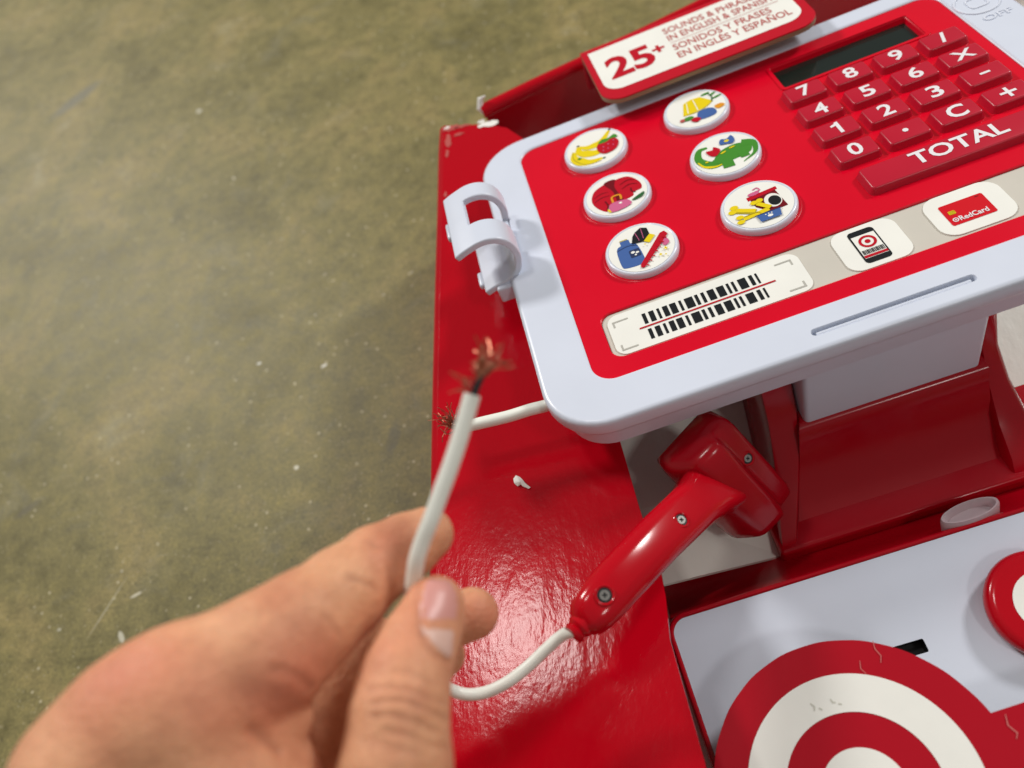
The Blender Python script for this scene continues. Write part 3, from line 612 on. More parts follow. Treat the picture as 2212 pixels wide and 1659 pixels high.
icons['pet']=('a red kennel, yellow bones and a blue bowl',[('ink_red',[(-.12,.26),(.40,.30),(.40,.22),(-.12,.16)][::-1]),('maroon',[(-.08,.17),(.36,.21),(.40,-.26),(.12,-.28),(-.06,-.05)][::-1]),('paper',ell(.24,-.02,.14,.18)),('ink',ell(.26,-.04,.10,.13)),('pink',ell(.02,.30,.1,.045)),('pink',arc_band([(.06,.34),(.14,.34),(.12,.42),(.04,.40)],.012,.012)),
 ('yellow_dark',arc_band([(-.40,.04),(-.10,-.16)],.06,.06)),('yellow',arc_band([(-.38,.05),(-.10,-.13)],.045,.045)),('yellow',ell(-.38,.12,.07,.055)),('yellow',ell(-.44,.02,.07,.055)),('yellow',arc_band([(-.34,-.24),(.10,-.20)],.045,.045)),('yellow',ell(-.38,-.17,.065,.05)),('yellow',ell(-.40,-.29,.065,.05)),('yellow',arc_band([(-.02,.02),(.14,-.18)],.045,.045)),('yellow',ell(-.06,.06,.06,.05)),('yellow',ell(.04,.07,.06,.05)),
 ('yellow_dark',arc_band([(-.32,-.195),(-.1,-.19),(-.04,-.26)],.006,.006)),('blue',[(-.12,-.46),(.22,-.46),(.26,-.28),(-.14,-.28)]),('navy',arc_band([(-.16,-.28),(.28,-.28)],.01,.01)),('paper',ell(.06,-.38,.045,.03)),('paper',ell(.0,-.33,.012,.012)),('paper',ell(.05,-.325,.012,.012)),('paper',ell(.1,-.33,.012,.012))])
bv,bf=loft([lift(circ(0,0,r,56),z) for r,z in ((.735,-.06),(.74,.05),(.735,.10),(.72,.13),(.70,.145),(.68,.142),(.668,.132),(.60,.13))],False,True)
bme=mkmesh('picture_button',bv,bf,'white_button',sharp=50)
dv,df=poly(circ(0,0,.662,56),z=.138); dme=mkmesh('printed_disc',dv,df,'paper',smooth=False)
order=[('fruit',0,0),('clothes',0,1),('grooming',0,2),('home',1,0),('toys',1,1),('pet',1,2)]
for nm,i,j in order:
    fr=at_frame(PF,-4.57+i*2.41,.80-1.857*j-.0,-.045)
    desc,sh=icons[nm]
    b=link('picture_button',bme,fr,reg,label='round white button with a picture of '+desc)
    link('printed_disc',dme,fr,b)
    parts=[]
    for k,(c,p) in enumerate(sh):
        p=[(q[0]*1.18,q[1]*1.12) for q in p]
        try: vv_,ff_=poly(p,z=.142+.0014*k)
        except Exception: continue
        parts.append((vv_,ff_,mi[c]))
    V,F,I=join(parts); obj('picture',V,F,MI,fr,b,idx=I,smooth=False)
    # moulded well round the button
    obj('button_well',*loft([lift(circ(0,0,r,48),z) for r,z in ((.80,.0),(.785,.006),(.765,.008),(.752,.003),(.75,-.02))],False,False),'red_panel',fr,b)

# scanner clip on the left edge of the frame
prof=[(-8.12,.93),(-7.95,1.00),(-7.75,1.06),(-7.55,1.10),(-7.35,1.08),(-7.18,1.0),(-7.05,.86),(-6.98,.68),(-6.96,.48),(-7.0,.28),(-7.08,.10),(-7.22,-.03),(-7.42,-.10),(-7.62,-.14),(-7.86,-.21)]
ys=[-2.3,-1.95,-1.62,-1.15,-.78,-.5,-.3]
def clipgrid():
    P=[np.array(p) for p in spline([np.array([*p,0.]) for p in prof],3)]; P=[p[:2] for p in P]; N=len(P); th=.075
    nr=[]
    for i in range(N):
        t=P[min(i+1,N-1)]-P[max(i-1,0)]; t/=np.linalg.norm(t); nr.append(np.array([t[1],-t[0]]))
    def solid(i,j):
        if not(0<=i<N-1 and 0<=j<len(ys)-1): return False
        x=(P[i]+P[i+1])/2; s=i/(N-1)
        if 1<j<4 and s>.16 and s<.62: return False
        if s>.62 and j>=4: return False
        return True
    vid={}; V=[]; F=[]
    def vtx(i,j,k):
        key=(i,j,k)
        if key not in vid:
            p=P[i]+nr[i]*(th if k else -th); vid[key]=len(V); V.append((p[0],ys[j],p[1]))
        return vid[key]
    for i in range(N-1):
        for j in range(len(ys)-1):
            if not solid(i,j): continue
            for k in (0,1):
                q=(vtx(i,j,k),vtx(i+1,j,k),vtx(i+1,j+1,k),vtx(i,j+1,k)); F.append(q if k else q[::-1])
            if not solid(i-1,j): F.append((vtx(i,j,0),vtx(i,j,1),vtx(i,j+1,1),vtx(i,j+1,0)))
            if not solid(i+1,j): F.append((vtx(i+1,j,1),vtx(i+1,j,0),vtx(i+1,j+1,0),vtx(i+1,j+1,1)))
            if not solid(i,j-1): F.append((vtx(i,j,1),vtx(i,j,0),vtx(i+1,j,0),vtx(i+1,j,1)))
            if not solid(i,j+1): F.append((vtx(i,j+1,0),vtx(i,j+1,1),vtx(i+1,j+1,1),vtx(i+1,j+1,0)))
    return V,F
V,F=clipgrid()
clip=obj('scanner_clip',V,F,'white_plastic',PF,reg,label='white C shaped clip with a square window on the left edge',sharp=80)
md=clip.modifiers.new('round','BEVEL'); md.width=.035*S; md.segments=3; md.limit_method='ANGLE'; md.angle_limit=math.radians(50)
V,F,I=join([box(-7.62,-7.22,-2.42,-2.2,-.50,-.10),box(-7.45,-7.2,-2.3,-1.6,-.40,-.12),box(-8.22,-8.06,-1.55,-1.05,.80,.95),box(-7.98,-7.82,-2.0,-1.55,-.33,-.18)])
br=obj('clip_bracket',V,F,'white_plastic',PF,clip)
md=br.modifiers.new('round','BEVEL'); md.width=.05*S; md.segments=3

# neck
nv,nf=slab(rb(-2.76,.64,-6.30,-3.6,.10,4),-2.75,-.36)
obj('neck',nv,nf,'white_plastic',PF,reg,label='white neck between the screen and the red base')
# red housing with raised cheeks: profile in (y,z) swept along x
def sweepx(xs_prof,name,mt,parent,sharp=45,label=None):
    L=[[(x,y,z) for y,z in pr] for x,pr in xs_prof]; v,f=loft([l for l in L],True,True); return obj(name,v,f,mt,PF,parent,label,sharp=sharp)
outer=[(-5.80,-1.0),(-5.86,-1.8),(-6.08,-2.5),(-6.50,-3.12),(-7.05,-3.66),(-7.65,-4.02),(-7.92,-4.35),(-5.5,-4.6),(-4.2,-3.5),(-4.4,-1.6)]
inner=[(-6.18,-2.60),(-6.36,-2.62),(-6.43,-2.70),(-6.50,-2.95),(-6.78,-3.62),(-7.25,-4.12),(-7.7,-4.45),(-5.5,-4.6),(-4.2,-3.5),(-4.4,-2.6)]
def fx(x,k): return lambda y: x+k*max(0,-6.2-y)
def sweepf(secs,name,parent,label=None):
    v,f=loft([[(fn(y),y+dy,z+dz) for y,z in pr] for fn,pr,dy,dz in secs]); return obj(name,v,f,'red_plastic',PF,parent,label,sharp=45)
sweepf([(fx(-3.44,-.32),outer,.06,-.14),(fx(-3.40,-.32),outer,0,-.02),(fx(-3.34,-.32),outer,0,0),(fx(-2.84,-.50),outer,0,0),(fx(-2.79,-.50),outer,.05,-.06)],'housing_cheek',reg)
sweepf([(fx(-2.82,-.50),inner,0,0),(fx(.76,-.08),inner,0,0)],'housing',reg,'red glossy housing under the neck')
sweepf([(fx(.74,-.08),outer,.05,-.06),(fx(.79,-.08),outer,0,0),(fx(1.02,.2),outer,0,0),(fx(1.10,.2),outer,.04,-.03),(fx(1.16,.22),outer,.12,-.10)],'housing_cheek',reg)
# ridge block at the foot of the housing
obj('foot_ridge',*box(-4.0,2.2,-7.98,-6.0,-4.75,-4.24)[:2],'red_plastic',PF,reg)
md=WM and None
# base tray in tray frame
def loftL(loops,**k): return loft(loops,**k)
tx0,tx1,ty0,ty1=-6.62,6.2,-7.5,.20
Ls=[]
for ins,z in ((-.02,-2.2),(.0,-.55),(0,-.08),(.02,-.02),(.05,.01),(.09,.01),(.115,-.01),(.12,-.06)):
    Ls.append(lift(rb(tx0+ins,tx1-ins,ty0+ins,ty1-ins,max(.42-ins,.05),8),z))
base=obj('base_tray',*loft(Ls,True,False)[:2],'red_plastic',LF,reg,label='red base rim round the white tray front')
# sloping deck between the base rim and the housing
deck=[]
xs=np.linspace(tx0+.10,tx1-.3,3)
dz=[pw(x,y,z) for x in xs for y,z in ((-8.72,-3.80),(-8.35,-4.25),(-7.7,-4.78),(-5.5,-5.3),(-5.5,-6.4),(-8.72,-6.4))]
f=[(k*6+i,(k+1)*6+i,(k+1)*6+(i+1)%6,k*6+(i+1)%6) for k in range(2) for i in range(6)]+[tuple(range(6)),tuple(range(12,18))[::-1]]
o=obj('base_deck',[tuple(p) for p in dz],f,'red_plastic',I4,reg)
for o in bpy.data.objects:
    if o.name.startswith(('base_deck','foot_ridge')):
        md=o.modifiers.new('round','BEVEL'); md.width=.09*S; md.segments=3
slot2=rb(-3.05,-2.44,-1.67,-1.44,.03,3)
pv,pf=poly(rb(tx0+.12,tx1-.12,ty0+.12,ty1-.12,.30,8),[slot2],z=-.02)
s3,q3=loft([lift(slot2,-.02),lift(slot2,-.35)],False,False)
V,F,I=join([(pv,pf,0),(s3,[q[::-1] for q in q3],1),(lift(slot2,-.33),[tuple(range(len(slot2)))],1)])
tray=obj('tray_front',V,F,['white_plastic','black'],LF,reg,idx=I,label='white tray front with a small black slot')
# small bullseye button
fr=at_frame(LF,-.45,-1.50,0)
bb=obj('bullseye_button',*loft([lift(circ(0,0,r,56),z) for r,z in ((.80,-.02),(.90,.10),(.92,.24),(.90,.33),(.84,.39),(.75,.41))],False,True)[:2],'red_bright',fr,reg,sharp=60,label='small round red button with a white ring')
V,F=poly(circ(0,0,.52,48),[circ(0,0,.26,40)],z=.418); obj('printed_ring',V,F,'paper',fr,bb,smooth=False)
# pale oval plastic knob on the deck
kn=frame(PLR@np.array([[1,0,0],[0,math.cos(.5),math.sin(.5)],[0,-math.sin(.5),math.cos(.5)]]),at(2096,1122,14.75))
kv=[]
for s_,z in ((.98,-.2),(1.0,.10),(1.0,.20),(.96,.25),(.88,.25),(.80,.18),(.74,.08)):
    kv.append(lift(ell(0,0,.56*s_,.22*s_,0.10,40),z))
kf_=loft(kv,False,True)
obj('clear_knob',*kf_[:2],'translucent',kn,reg,sharp=50,label='pale translucent oval knob on the red deck')

# stub of cable left on the register, frayed
stub=[pw(-6.3,-5.0,-1.15),at(1215,862,15.0),at(1180,876,15.05),at(1145,885,15.1),at(1100,899,15.2),at(1050,911,15.25),at(1012,920,15.3),at(988,925,15.3)]
sp=spline(stub,8)
cb=obj('cable_stub',*tube(sp,.118,14)[:2],'cable',I4,reg,label='short white cable stub with frayed copper end')
def strands(tip, dirs, n, rad, length, spread, seed, curl=.5):
    rnd=random.Random(seed); parts=[]
    tip=np.array(tip); dirs=np.array(dirs)/np.linalg.norm(dirs)
    for k in range(n):
        dv=dirs+np.array([rnd.gauss(0,spread) for _ in range(3)]); dv/=np.linalg.norm(dv)
        l=length*rnd.uniform(.35,1.1); p=tip+np.array([rnd.gauss(0,.03) for _ in range(3)]); pts=[p]
        for s in range(5):
            dv=dv+np.array([rnd.gauss(0,curl) for _ in range(3)])*.55; dv/=np.linalg.norm(dv); p=p+dv*l/5; pts.append(p)
        parts.append(tube(pts,rad,5))
    return join(parts)
e=sp[-1]; dr=at(960,900,15.2)-e
V,F,I=strands(e+dr*.12,dr,46,.0075,.56,.5,11,.6)
cs=obj('copper_strands',V,F,'copper',I4,cb,label='frayed bare copper strands')
V,F,I=strands(e+(at(985,905,15.2)-e)*.3,at(985,890,15.15)-e,16,.006,.34,.18,12,.12)
obj('shield_strands',V,F,'steel',I4,cb)

# ================================================================ SCANNER with its cut cable
scn=thing('toy_scanner',at(1330,1270,13.2),'red toy barcode scanner handle lying across the box with its white cable cut through','toy scanner')
A=at(1262,1342,12.3); B=at(1330,1262,12.6); Cc=at(1415,1172,13.2); D_=at(1492,1098,13.95)
up0=np.array([0,0,1.])
def loftrr(path,ws,hs,rs,name,mt,parent,up,n=5,label=None):
    L=[]
    for i,p in enumerate(path):
        t=path[min(i+1,len(path)-1)]-path[max(i-1,0)]; t/=np.linalg.norm(t)
        s=np.cross(t,up); s/=np.linalg.norm(s); b=np.cross(s,t)
        L.append([tuple(p+s*q[0]+b*q[1]) for q in rr(ws[i],hs[i],rs[i],n)])
    v,f=loft(L); return obj(name,v,f,mt,I4,parent,label,sharp=50)
upv=c2w(cam(0,0,0))-at(1400,1180,13.4); upv/=np.linalg.norm(upv)
ax=(B-A)/np.linalg.norm(B-A)
hp=[A-ax*.10,A-ax*.06,A+ax*.04,A+ax*.2,A+ax*.42,B,Cc,D_,at(1522,1066,14.3),at(1548,1040,14.7)]
hw=[.28,.46,.63,.73,.78,.80,.82,.86,1.02,1.2]; hh=[.2,.36,.5,.6,.66,.68,.68,.72,.66,.5]; hr=[.09,.16,.22,.26,.27,.27,.25,.24,.22,.15]
hnd=loftrr(hp,hw,hh,hr,'handle','red_bright',scn,upv,label='glossy red rounded handle')
HA=at(1492,950,14.5); HB=at(1690,1160,15.75); hx=(HB-HA)/np.linalg.norm(HB-HA)
sd=np.cross(hx,upv); sd/=np.linalg.norm(sd)
if (M.T@(sd))[0]<0: sd=-sd
ub=np.cross(sd,hx); ub/=np.linalg.norm(ub); ub=ub if ub@upv>0 else -ub
SEC=[(-.60,-.5),(-.64,-.3),(-.64,-.08),(-.60,.06),(-.52,.20),(-.42,.36),(-.34,.47),(-.26,.53),(-.16,.55),(.0,.56),(.14,.56),(.20,.54),(.245,.49),(.27,.40),(.30,.35),(.36,.33),(.54,.30),(.60,.27),(.64,.20),(.65,.08),(.65,-.3),(.60,-.5)]
Ls=[]
for t,k,kb in ((-.02,.60,.30),(0,.74,.55),(.04,.86,.78),(.10,.94,.90),(.18,.98,.96),(.32,1.,1.),(.7,1.,1.),(1.5,1.01,1.02),(2.1,1.01,1.0),(2.28,.97,.9),(2.36,.88,.7),(2.4,.74,.45)):
    o_=HA+hx*t; Ls.append([tuple(o_+sd*a_*1.13*k+ub*(b__*1.1*kb)) for a_,b__ in SEC])
v,f=loft(Ls)
hd2=obj('scanner_head',v,f,'red_plastic',I4,scn,'red flared scanner head behind the handle',sharp=70)
from mathutils.bvhtree import BVHTree
def screw(px,py,host,r=.11):
    tr=BVHTree.FromPolygons([v.co for v in host.data.vertices],[tuple(p.vertices) for p in host.data.polygons])
    o0=Vector((0,0,HC*S)); dv=Vector([float(t) for t in (at(px,py,1.)-np.array([0,0,HC]))]).normalized()
    loc,nr,_,_=tr.ray_cast(o0,dv)
    if loc is None: return
    nr=np.array(nr); nr=nr if nr@np.array(dv)<0 else -nr; nr=nr*.6+upv*.4; nr/=np.linalg.norm(nr)
    a0=np.cross([0,1,0],nr); a0/=np.linalg.norm(a0)
    fr=frame(np.column_stack([a0,np.cross(nr,a0),nr]),np.array(loc)/S)
    q=r/.11
    obj('screw_well',*loft([lift(circ(0,0,k*q,32),z) for k,z in ((.20,-.04),(.19,.018),(.17,.034),(.145,.026),(.13,.006))],False,False)[:2],'red_bright',fr,scn)
    obj('well_floor',*poly(circ(0,0,.145*q,28),z=.010),'black',fr,scn,smooth=False)
    a,b2=.05*q,.012; c0=.07
    cross=[(-b2+c0,-a),(b2+c0,-a),(b2+c0,-b2),(a+c0,-b2),(a+c0,b2),(b2+c0,b2),(b2+c0,a),(-b2+c0,a),(-b2+c0,b2),(-a+c0,b2),(-a+c0,-b2),(-b2+c0,-b2)]
    cross=[(p[0]-c0,p[1]) for p in cross]
    sv,sf=slab(circ(0,0,.092*q,28),.012,.030,[cross])
    obj('screw',sv,sf,'steel',fr,scn,label='small steel cross head screw')
screw(1306,1286,hnd,.095)
screw(1471,1124,hnd,.082)
screw(1614,990,hd2,.082)
# strain relief
Ra=A-ax*.08
obj('strain_relief',*tube([Ra+ax*.1,Ra-ax*.05,Ra-ax*.10,Ra-ax*.14,Ra-ax*.20],[.20,.20,.15,.18,.16],14)[:2],'red_bright',I4,hnd)
run=[Ra-ax*.1,at(1215,1372,12.4),at(1180,1402,12.45),at(1140,1440,12.45),at(1095,1474,12.4),at(1050,1495,12.4),at(1010,1500,12.35),at(975,1490,12.3),at(930,1462,12.0),at(895,1420,11.3),at(885,1370,10.5),at(890,1320,9.9),at(892,1270,9.45),at(896,1235,9.3),at(901,1205,9.22),at(914,1165,9.18),at(930,1125,9.15),at(950,1070,9.15),at(972,1010,9.15),at(992,950,9.15),at(1008,895,9.15),at(1020,852,9.15)]
sp=spline(run,8); N=len(sp)
rads=[.095+.006*min(1,max(0,(i-60)/80)) for i in range(N)]
cbl=obj('cable',*tube(sp,rads,16)[:2],'cable',I4,scn,label='white cable looping behind the thumb to its cut end')
e=sp[-1]; dr=(sp[-1]-sp[-4]); dr/=np.linalg.norm(dr)
sx=at(1030,850,9.15)-at(1020,850,9.15); sx/=np.linalg.norm(sx)
obj('wire_core',*tube([e-dr*.1+sx*.02,e+dr*.10+sx*.03,e+dr*.24+sx*.05],.042,10)[:2],'black',I4,cbl,label='black inner wire')
obj('wire_core',*tube([e-dr*.1-sx*.04,e+dr*.08-sx*.05,e+dr*.16-sx*.05],.036,10)[:2],'ink_red',I4,cbl,label='red inner wire')
V,F,I=strands(e+dr*.22+sx*.04,dr+sx*.10,44,.0085,.46,.15,23,.5)
obj('copper_strands',V,F,'copper',I4,cbl,label='frayed copper strands at the cut')
V,F,I=strands(e+dr*.02-sx*.05,dr*.7-sx*.8,14,.006,.25,.3,22,.4)
obj('shield_strands',V,F,'copper',I4,cbl)

# ================================================================ SCRAP of paper
p=onz(1122,1040,FZ+.05)
sp_=[(1110,1036),(1116,1029),(1124,1032),(1130,1038),(1136,1046),(1147,1054),(1143,1057),(1131,1053),(1126,1048),(1119,1052),(1113,1047)]
pts=[onz(x,y,FZ) for x,y in sp_]; rnd=random.Random(3)
v=[(q[0],q[1],FZ+.03+rnd.uniform(0,.05)) for q in pts]+[(q[0],q[1],FZ+.012+rnd.uniform(0,.02)) for q in pts]
c=np.mean(pts,0); v+=[(c[0],c[1],FZ+.10),(c[0],c[1],FZ+.03)]; m=len(pts)
f=[(i,(i+1)%m,2*m) for i in range(m)]+[((i+1)%m+m,i+m,2*m+1) for i in range(m)]+[(i,i+m,(i+1)%m+m,(i+1)%m) for i in range(m)]
o=obj('paper_scrap',v,f,'paper',smooth=False); o['label']='tiny torn scrap of white paper lying on the red flap'; o['category']='paper scrap'

# ================================================================ HAND
def H(px,py,d,r): c=cam(px,py,d); return (c,r*d/F2)
groups=[]
# index finger, knuckle, back of the hand and wrist
index=[H(922,1154,10.05,60),H(880,1180,10.0,71),H(815,1222,9.85,84),H(742,1284,9.5,101),H(662,1348,9.1,116),H(570,1420,8.8,122)]
palm=[(H(570,1420,8.8,122),H(400,1520,8.5,150)),(H(400,1520,8.5,150),H(285,1580,8.4,150)),(H(285,1580,8.4,150),H(210,1680,8.3,165)),(H(400,1560,8.6,165),H(470,1760,8.6,215)),
      (H(210,1680,8.3,165),H(160,1960,8.2,220)),(H(500,1500,8.9,110),H(470,1700,8.9,150)),(H(470,1760,8.6,215),H(520,2050,8.6,260)),(H(160,1960,8.2,220),H(200,2300,8.4,300)),(H(520,2050,8.6,260),H(250,2350,8.5,320))]
thumb=[H(938,1303,9.30,58),H(927,1340,9.22,68),H(900,1400,9.0,84),H(874,1468,8.75,100),H(862,1540,8.55,111),H(858,1640,8.4,119),H(835,1800,8.3,140),H(740,1990,8.3,190),H(560,2150,8.4,250)]
middle=[H(1018,1328,11.0,57),H(950,1352,11.0,62),H(888,1430,10.6,62),H(868,1560,10.3,66),H(850,1720,10.2,80),H(700,1850,10.2,120)]
ring=[H(960,1415,11.6,47),H(905,1460,11.5,54),H(880,1560,11.3,60),H(860,1700,11.2,70),H(700,1850,11.1,100)]
pinky=[H(915,1560,12.1,42),H(880,1640,12.2,50),H(850,1760,12.1,60),H(700,1900,11.8,90)]
back=[(H(600,1700,12.0,120),H(500,1850,10.6,180)),(H(700,1680,12.3,90),H(600,1900,11.0,190)),(H(700,1780,11.2,95),H(480,1900,10.2,190)),(H(780,1620,12.4,80),H(660,1800,11.2,120)),(H(806,1392,10.55,58),H(700,1535,10.6,88)),(H(650,1490,10.7,88),H(615,1650,10.4,120)),(H(735,1560,11.2,75),H(735,1650,10.9,105))]
def seg(P,a,b):
    (A,ra),(B,rb_)=a,b; d=B-A; t=np.clip(((P-A)@d)/(d@d),0,1)[...,None]; return np.linalg.norm(P-(A+t*d),axis=-1)-(ra+(rb_-ra)*t[...,0])
def smin(a,b,k):
    h=np.maximum(k-np.abs(a-b),0)/k; return np.minimum(a,b)-h*h*k*.25
def chain(P,c,k=.06):
    r=None
    for a,b in zip(c[:-1],c[1:]):
        s=seg(P,a,b); r=s if r is None else smin(r,s,k)
    return r
FAT=[]
def base_sdf(P):
    P=P.astype(np.float64)
    r=chain(P,index,.08)
    for a,b in palm: r=smin(r,seg(P,a,b),.30)
    r=smin(r,smin(seg(P,H(560,1500,8.75,88),H(578,1552,8.85,84)),seg(P,H(578,1552,8.85,84),H(500,1740,8.9,110)),.2),.07)
    q=chain(P,middle); q=smin(q,chain(P,ring),.05); q=smin(q,chain(P,pinky),.05)
    for a,b in back: q=smin(q,seg(P,a,b),.35)
    r=smin(r,q,.12)
    th=chain(P,thumb,.12)
    return smin(r,th,.05)
def raymarch(px,py):
    dv=cam(px,py,1.); dv/=np.linalg.norm(dv); t=6.
    for _ in range(90):
        s=float(base_sdf((dv*t)[None])[0]); t+=s*.8
        if abs(s)<.002: break
    return dv*t
creases_px=[ # (points, width, depth)
 ([(752,1246),(772,1252),(800,1262),(815,1275)],.035,.022),
 ([(838,1225),(846,1250),(850,1280)],.03,.012),
 ([(795,1170),(812,1180),(824,1184)],.03,.02),
 ([(585,1446),(620,1452),(650,1464),(676,1488)],.045,.020),
 ([(520,1488),(580,1500),(640,1528)],.13,.014),
 ([(540,1575),(575,1600),(605,1622)],.05,.03),
 ([(790,1490),(830,1484),(880,1492),(930,1512),(965,1520)],.028,.018),
 ([(800,1520),(850,1513),(900,1522),(950,1545),(972,1552)],.03,.022),
 ([(790,1545),(840,1545),(895,1560),(945,1580)],.028,.018),
 ([(830,1580),(880,1590),(930,1608),(970,1615)],.028,.014),
 ([(780,1600),(840,1612),(900,1630)],.03,.010),
 ([(850,1450),(890,1455),(940,1480)],.025,.010),
 ([(700,1330),(722,1350),(740,1378)],.03,.010),
 ([(905,1262),(903,1300),(906,1345),(915,1385),(940,1415),(968,1428)],.028,.030),
]
CR=[]
for pts,wd,dp in creases_px:
    pp=[p[:2] for p in spline([np.array([*p,0.]) for p in pts],3)]
    CR.append((np.array([raymarch(*p) for p in pp]),wd,dp))
def crease_amt(P):
    g=np.zeros(len(P)); ln=np.zeros(len(P))
    for C,wd,dp in CR:
        lo=C.min(0)-.3; hi=C.max(0)+.3; m=np.all((P>lo)&(P<hi),axis=1)
        if not m.any(): continue
        Q=P[m]; dd=np.full(len(Q),9.)
        for a,b in zip(C[:-1],C[1:]):
            d=b-a; t=np.clip(((Q-a)@d)/(d@d+1e-12),0,1)[:,None]; dd=np.minimum(dd,np.linalg.norm(Q-(a+t*d),axis=1))
        e=np.exp(-(dd/wd)**2); g[m]+=dp*e-dp*.35*np.exp(-((dd-2.2*wd)/wd)**2); ln[m]=np.maximum(ln[m],e*min(.75,dp/.05+.2))
    return g,ln
res=.05
lo=np.array([-7.0,1.0,6.2]); hi=np.array([.35,8.2,12.9]); dims=np.ceil((hi-lo)/res).astype(int)
gx=[lo[i]+res*np.arange(dims[i]) for i in range(3)]
val=np.empty(dims,np.float32)
for i0 in range(0,dims[0],16):
    i1=min(dims[0],i0+16)
    P=np.stack(np.meshgrid(gx[0][i0:i1],gx[1],gx[2],indexing='ij'),-1)
    val[i0:i1]=base_sdf(P.reshape(-1,3)).reshape(P.shape[:3])
val=np.maximum(val, (np.array(gx[1])-8.05)[None,:,None].astype(np.float32))
val[0]=1;val[-1]=1;val[:,0]=1;val[:,-1]=1;val[:,:,0]=1;val[:,:,-1]=1
def surface_nets(v):
    ins=v<0; c=np.array(v.shape)-1
    acc=np.zeros((*c,3),np.float32); cnt=np.zeros(c,np.int16)
    sl=lambda o:tuple(slice(o[i],o[i]+c[i]) for i in range(3))
    for ax_ in range(3):
        oth=[a for a in range(3) if a!=ax_]
        for o1 in (0,1):
            for o2 in (0,1):
                o=[0,0,0]; o[oth[0]]=o1; o[oth[1]]=o2; p=list(o); p[ax_]=1
                a=v[sl(o)]; b=v[sl(p)]; m=(a<0)!=(b<0); t=np.where(m,a/(a-b+1e-12),0)
                for k in range(3): acc[...,k]+=np.where(m,(t if k==ax_ else o[k]),0)
                cnt+=m
    act=cnt>0; idx=np.full(c,-1,np.int64); idx[act]=np.arange(act.sum())
    g=np.argwhere(act); V=(acc[act]/cnt[act][:,None])+g
    F=[]
    for ax_ in range(3):
        b1,b2=[(1,2),(2,0),(0,1)][ax_]
        s=list(v.shape); s[ax_]-=1
        a=ins.take(range(0,v.shape[ax_]-1),axis=ax_); b=ins.take(range(1,v.shape[ax_]),axis=ax_)
        e=np.argwhere(a!=b); e=e[(e[:,b1]>0)&(e[:,b2]>0)&(e[:,b1]<c[b1])&(e[:,b2]<c[b2])]
        s0=a[tuple(e.T)]
        def cell(d1,d2):
            q=e.copy(); q[:,b1]-=d1; q[:,b2]-=d2; return idx[tuple(q.T)]
        q=np.stack([cell(1,1),cell(0,1),cell(0,0),cell(1,0)],1)
        q[~s0]=q[~s0][:,::-1]; F.append(q)
    return V,np.concatenate(F)
V,F=surface_nets(val); V=V*res+lo
def grad(P,e=.004):
    g=np.stack([base_sdf(P+np.eye(3)[k]*e)-base_sdf(P-np.eye(3)[k]*e) for k in range(3)],1); return g/np.maximum(np.linalg.norm(g,axis=1),1e-9)[:,None]
edge=V[:,1]>7.9
for _ in range(1):
    g=grad(V); s=base_sdf(V); s[edge]=0; V=V-g*s[:,None]
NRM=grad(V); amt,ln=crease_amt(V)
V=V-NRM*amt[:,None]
# soft fleshy unevenness
rg=np.random.default_rng(5)
for k in range(7):
    kv_=rg.normal(size=3)*2.2; V=V+NRM*(.012*np.sin(V@kv_+rg.uniform(0,6)))[:,None]
def blob(px,py,r,k):
    c=raymarch(px,py); return k*np.exp(-(np.linalg.norm(V-c,axis=1)/r)**2)
flush=np.clip(blob(230,1450,.6,.4)+blob(330,1440,.4,.35)+blob(860,1180,.45,.45)+blob(1050,1330,.4,.6)+blob(640,1430,.5,.35)+blob(930,1290,.4,.45)+blob(590,1540,.45,.45)+blob(440,1560,.4,.35)+blob(870,1400,.4,.3)+blob(700,1420,.4,.3),0,.9)
hand=thing('hand',at(500,1600,9),'bare left hand pinching the cut white cable between thumb and forefinger','hand')
Wv=(V@M.T+np.array([0,0,HC]))
hm=bpy.data.meshes.new('hand_body'); hm.from_pydata((Wv*S).tolist(),[],F.tolist()); hm.materials.append(Mt['skin'])
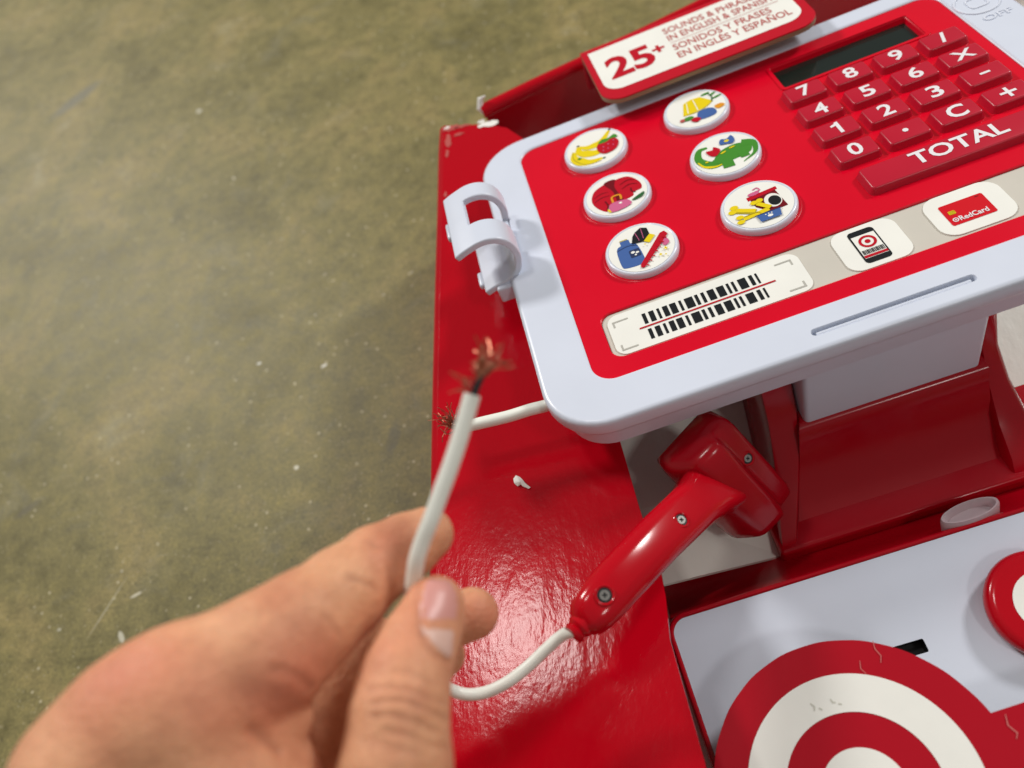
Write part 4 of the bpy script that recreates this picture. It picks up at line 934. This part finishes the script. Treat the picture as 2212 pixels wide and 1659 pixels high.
hm.polygons.foreach_set('use_smooth',[True]*len(hm.polygons))
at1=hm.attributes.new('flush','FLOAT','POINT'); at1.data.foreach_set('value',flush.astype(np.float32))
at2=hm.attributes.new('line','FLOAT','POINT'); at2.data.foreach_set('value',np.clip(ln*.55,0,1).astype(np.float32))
hm.validate(); hm.update()
import bmesh
bm=bmesh.new(); bm.from_mesh(hm); bmesh.ops.recalc_face_normals(bm,faces=bm.faces); bm.to_mesh(hm); bm.free()
link('hand_body',hm,I4,hand)
# thumb nail: a thin curved plate seated on the thumb
def nailgrid(rows,name,mt,lift_,parent,label=None):
    vt=[];m=len(rows[0])
    for ri,row in enumerate(rows):
        for ci,(x,y) in enumerate(row):
            p=raymarch(x,y); g=grad(p[None])[0]; ed=min(ri,len(rows)-1-ri,ci,m-1-ci)
            vt.append(p+g*(lift_ if ed>0 else lift_-.03))
    n_=len(rows); f=[(r*m+c_,r*m+c_+1,(r+1)*m+c_+1,(r+1)*m+c_) for r in range(n_-1) for c_ in range(m-1)]
    o=obj(name,[tuple(c2w(p)) for p in vt],f,mt,I4,parent,label,sharp=80); 
    bm=bmesh.new(); bm.from_mesh(o.data); bmesh.ops.recalc_face_normals(bm,faces=bm.faces); bm.to_mesh(o.data); bm.free(); return o
left=[(918,1262),(909,1285),(907,1310),(907,1335),(909,1352)]
right=[(976,1264),(990,1285),(993,1310),(988,1335),(982,1352)]
left2=[(909,1352),(914,1370),(926,1388),(944,1405),(960,1418)]
right2=[(984,1352),(980,1372),(976,1392),(974,1408),(972,1420)]
def rows(l,r,m=9):
    out=[]
    for a,b in zip(l,r): out.append([(a[0]+(b[0]-a[0])*k/(m-1),a[1]+(b[1]-a[1])*k/(m-1)-(5*math.sin(math.pi*k/(m-1)) if False else 0)) for k in range(m)])
    return out
nl=nailgrid(rows([(930,1252)]+left,[(964,1252)]+right),'thumb_nail','nail',.042,hand,'short pink thumb nail with a pale base')
nailgrid(rows(left2,right2),'lunula','lunula',.044,nl)
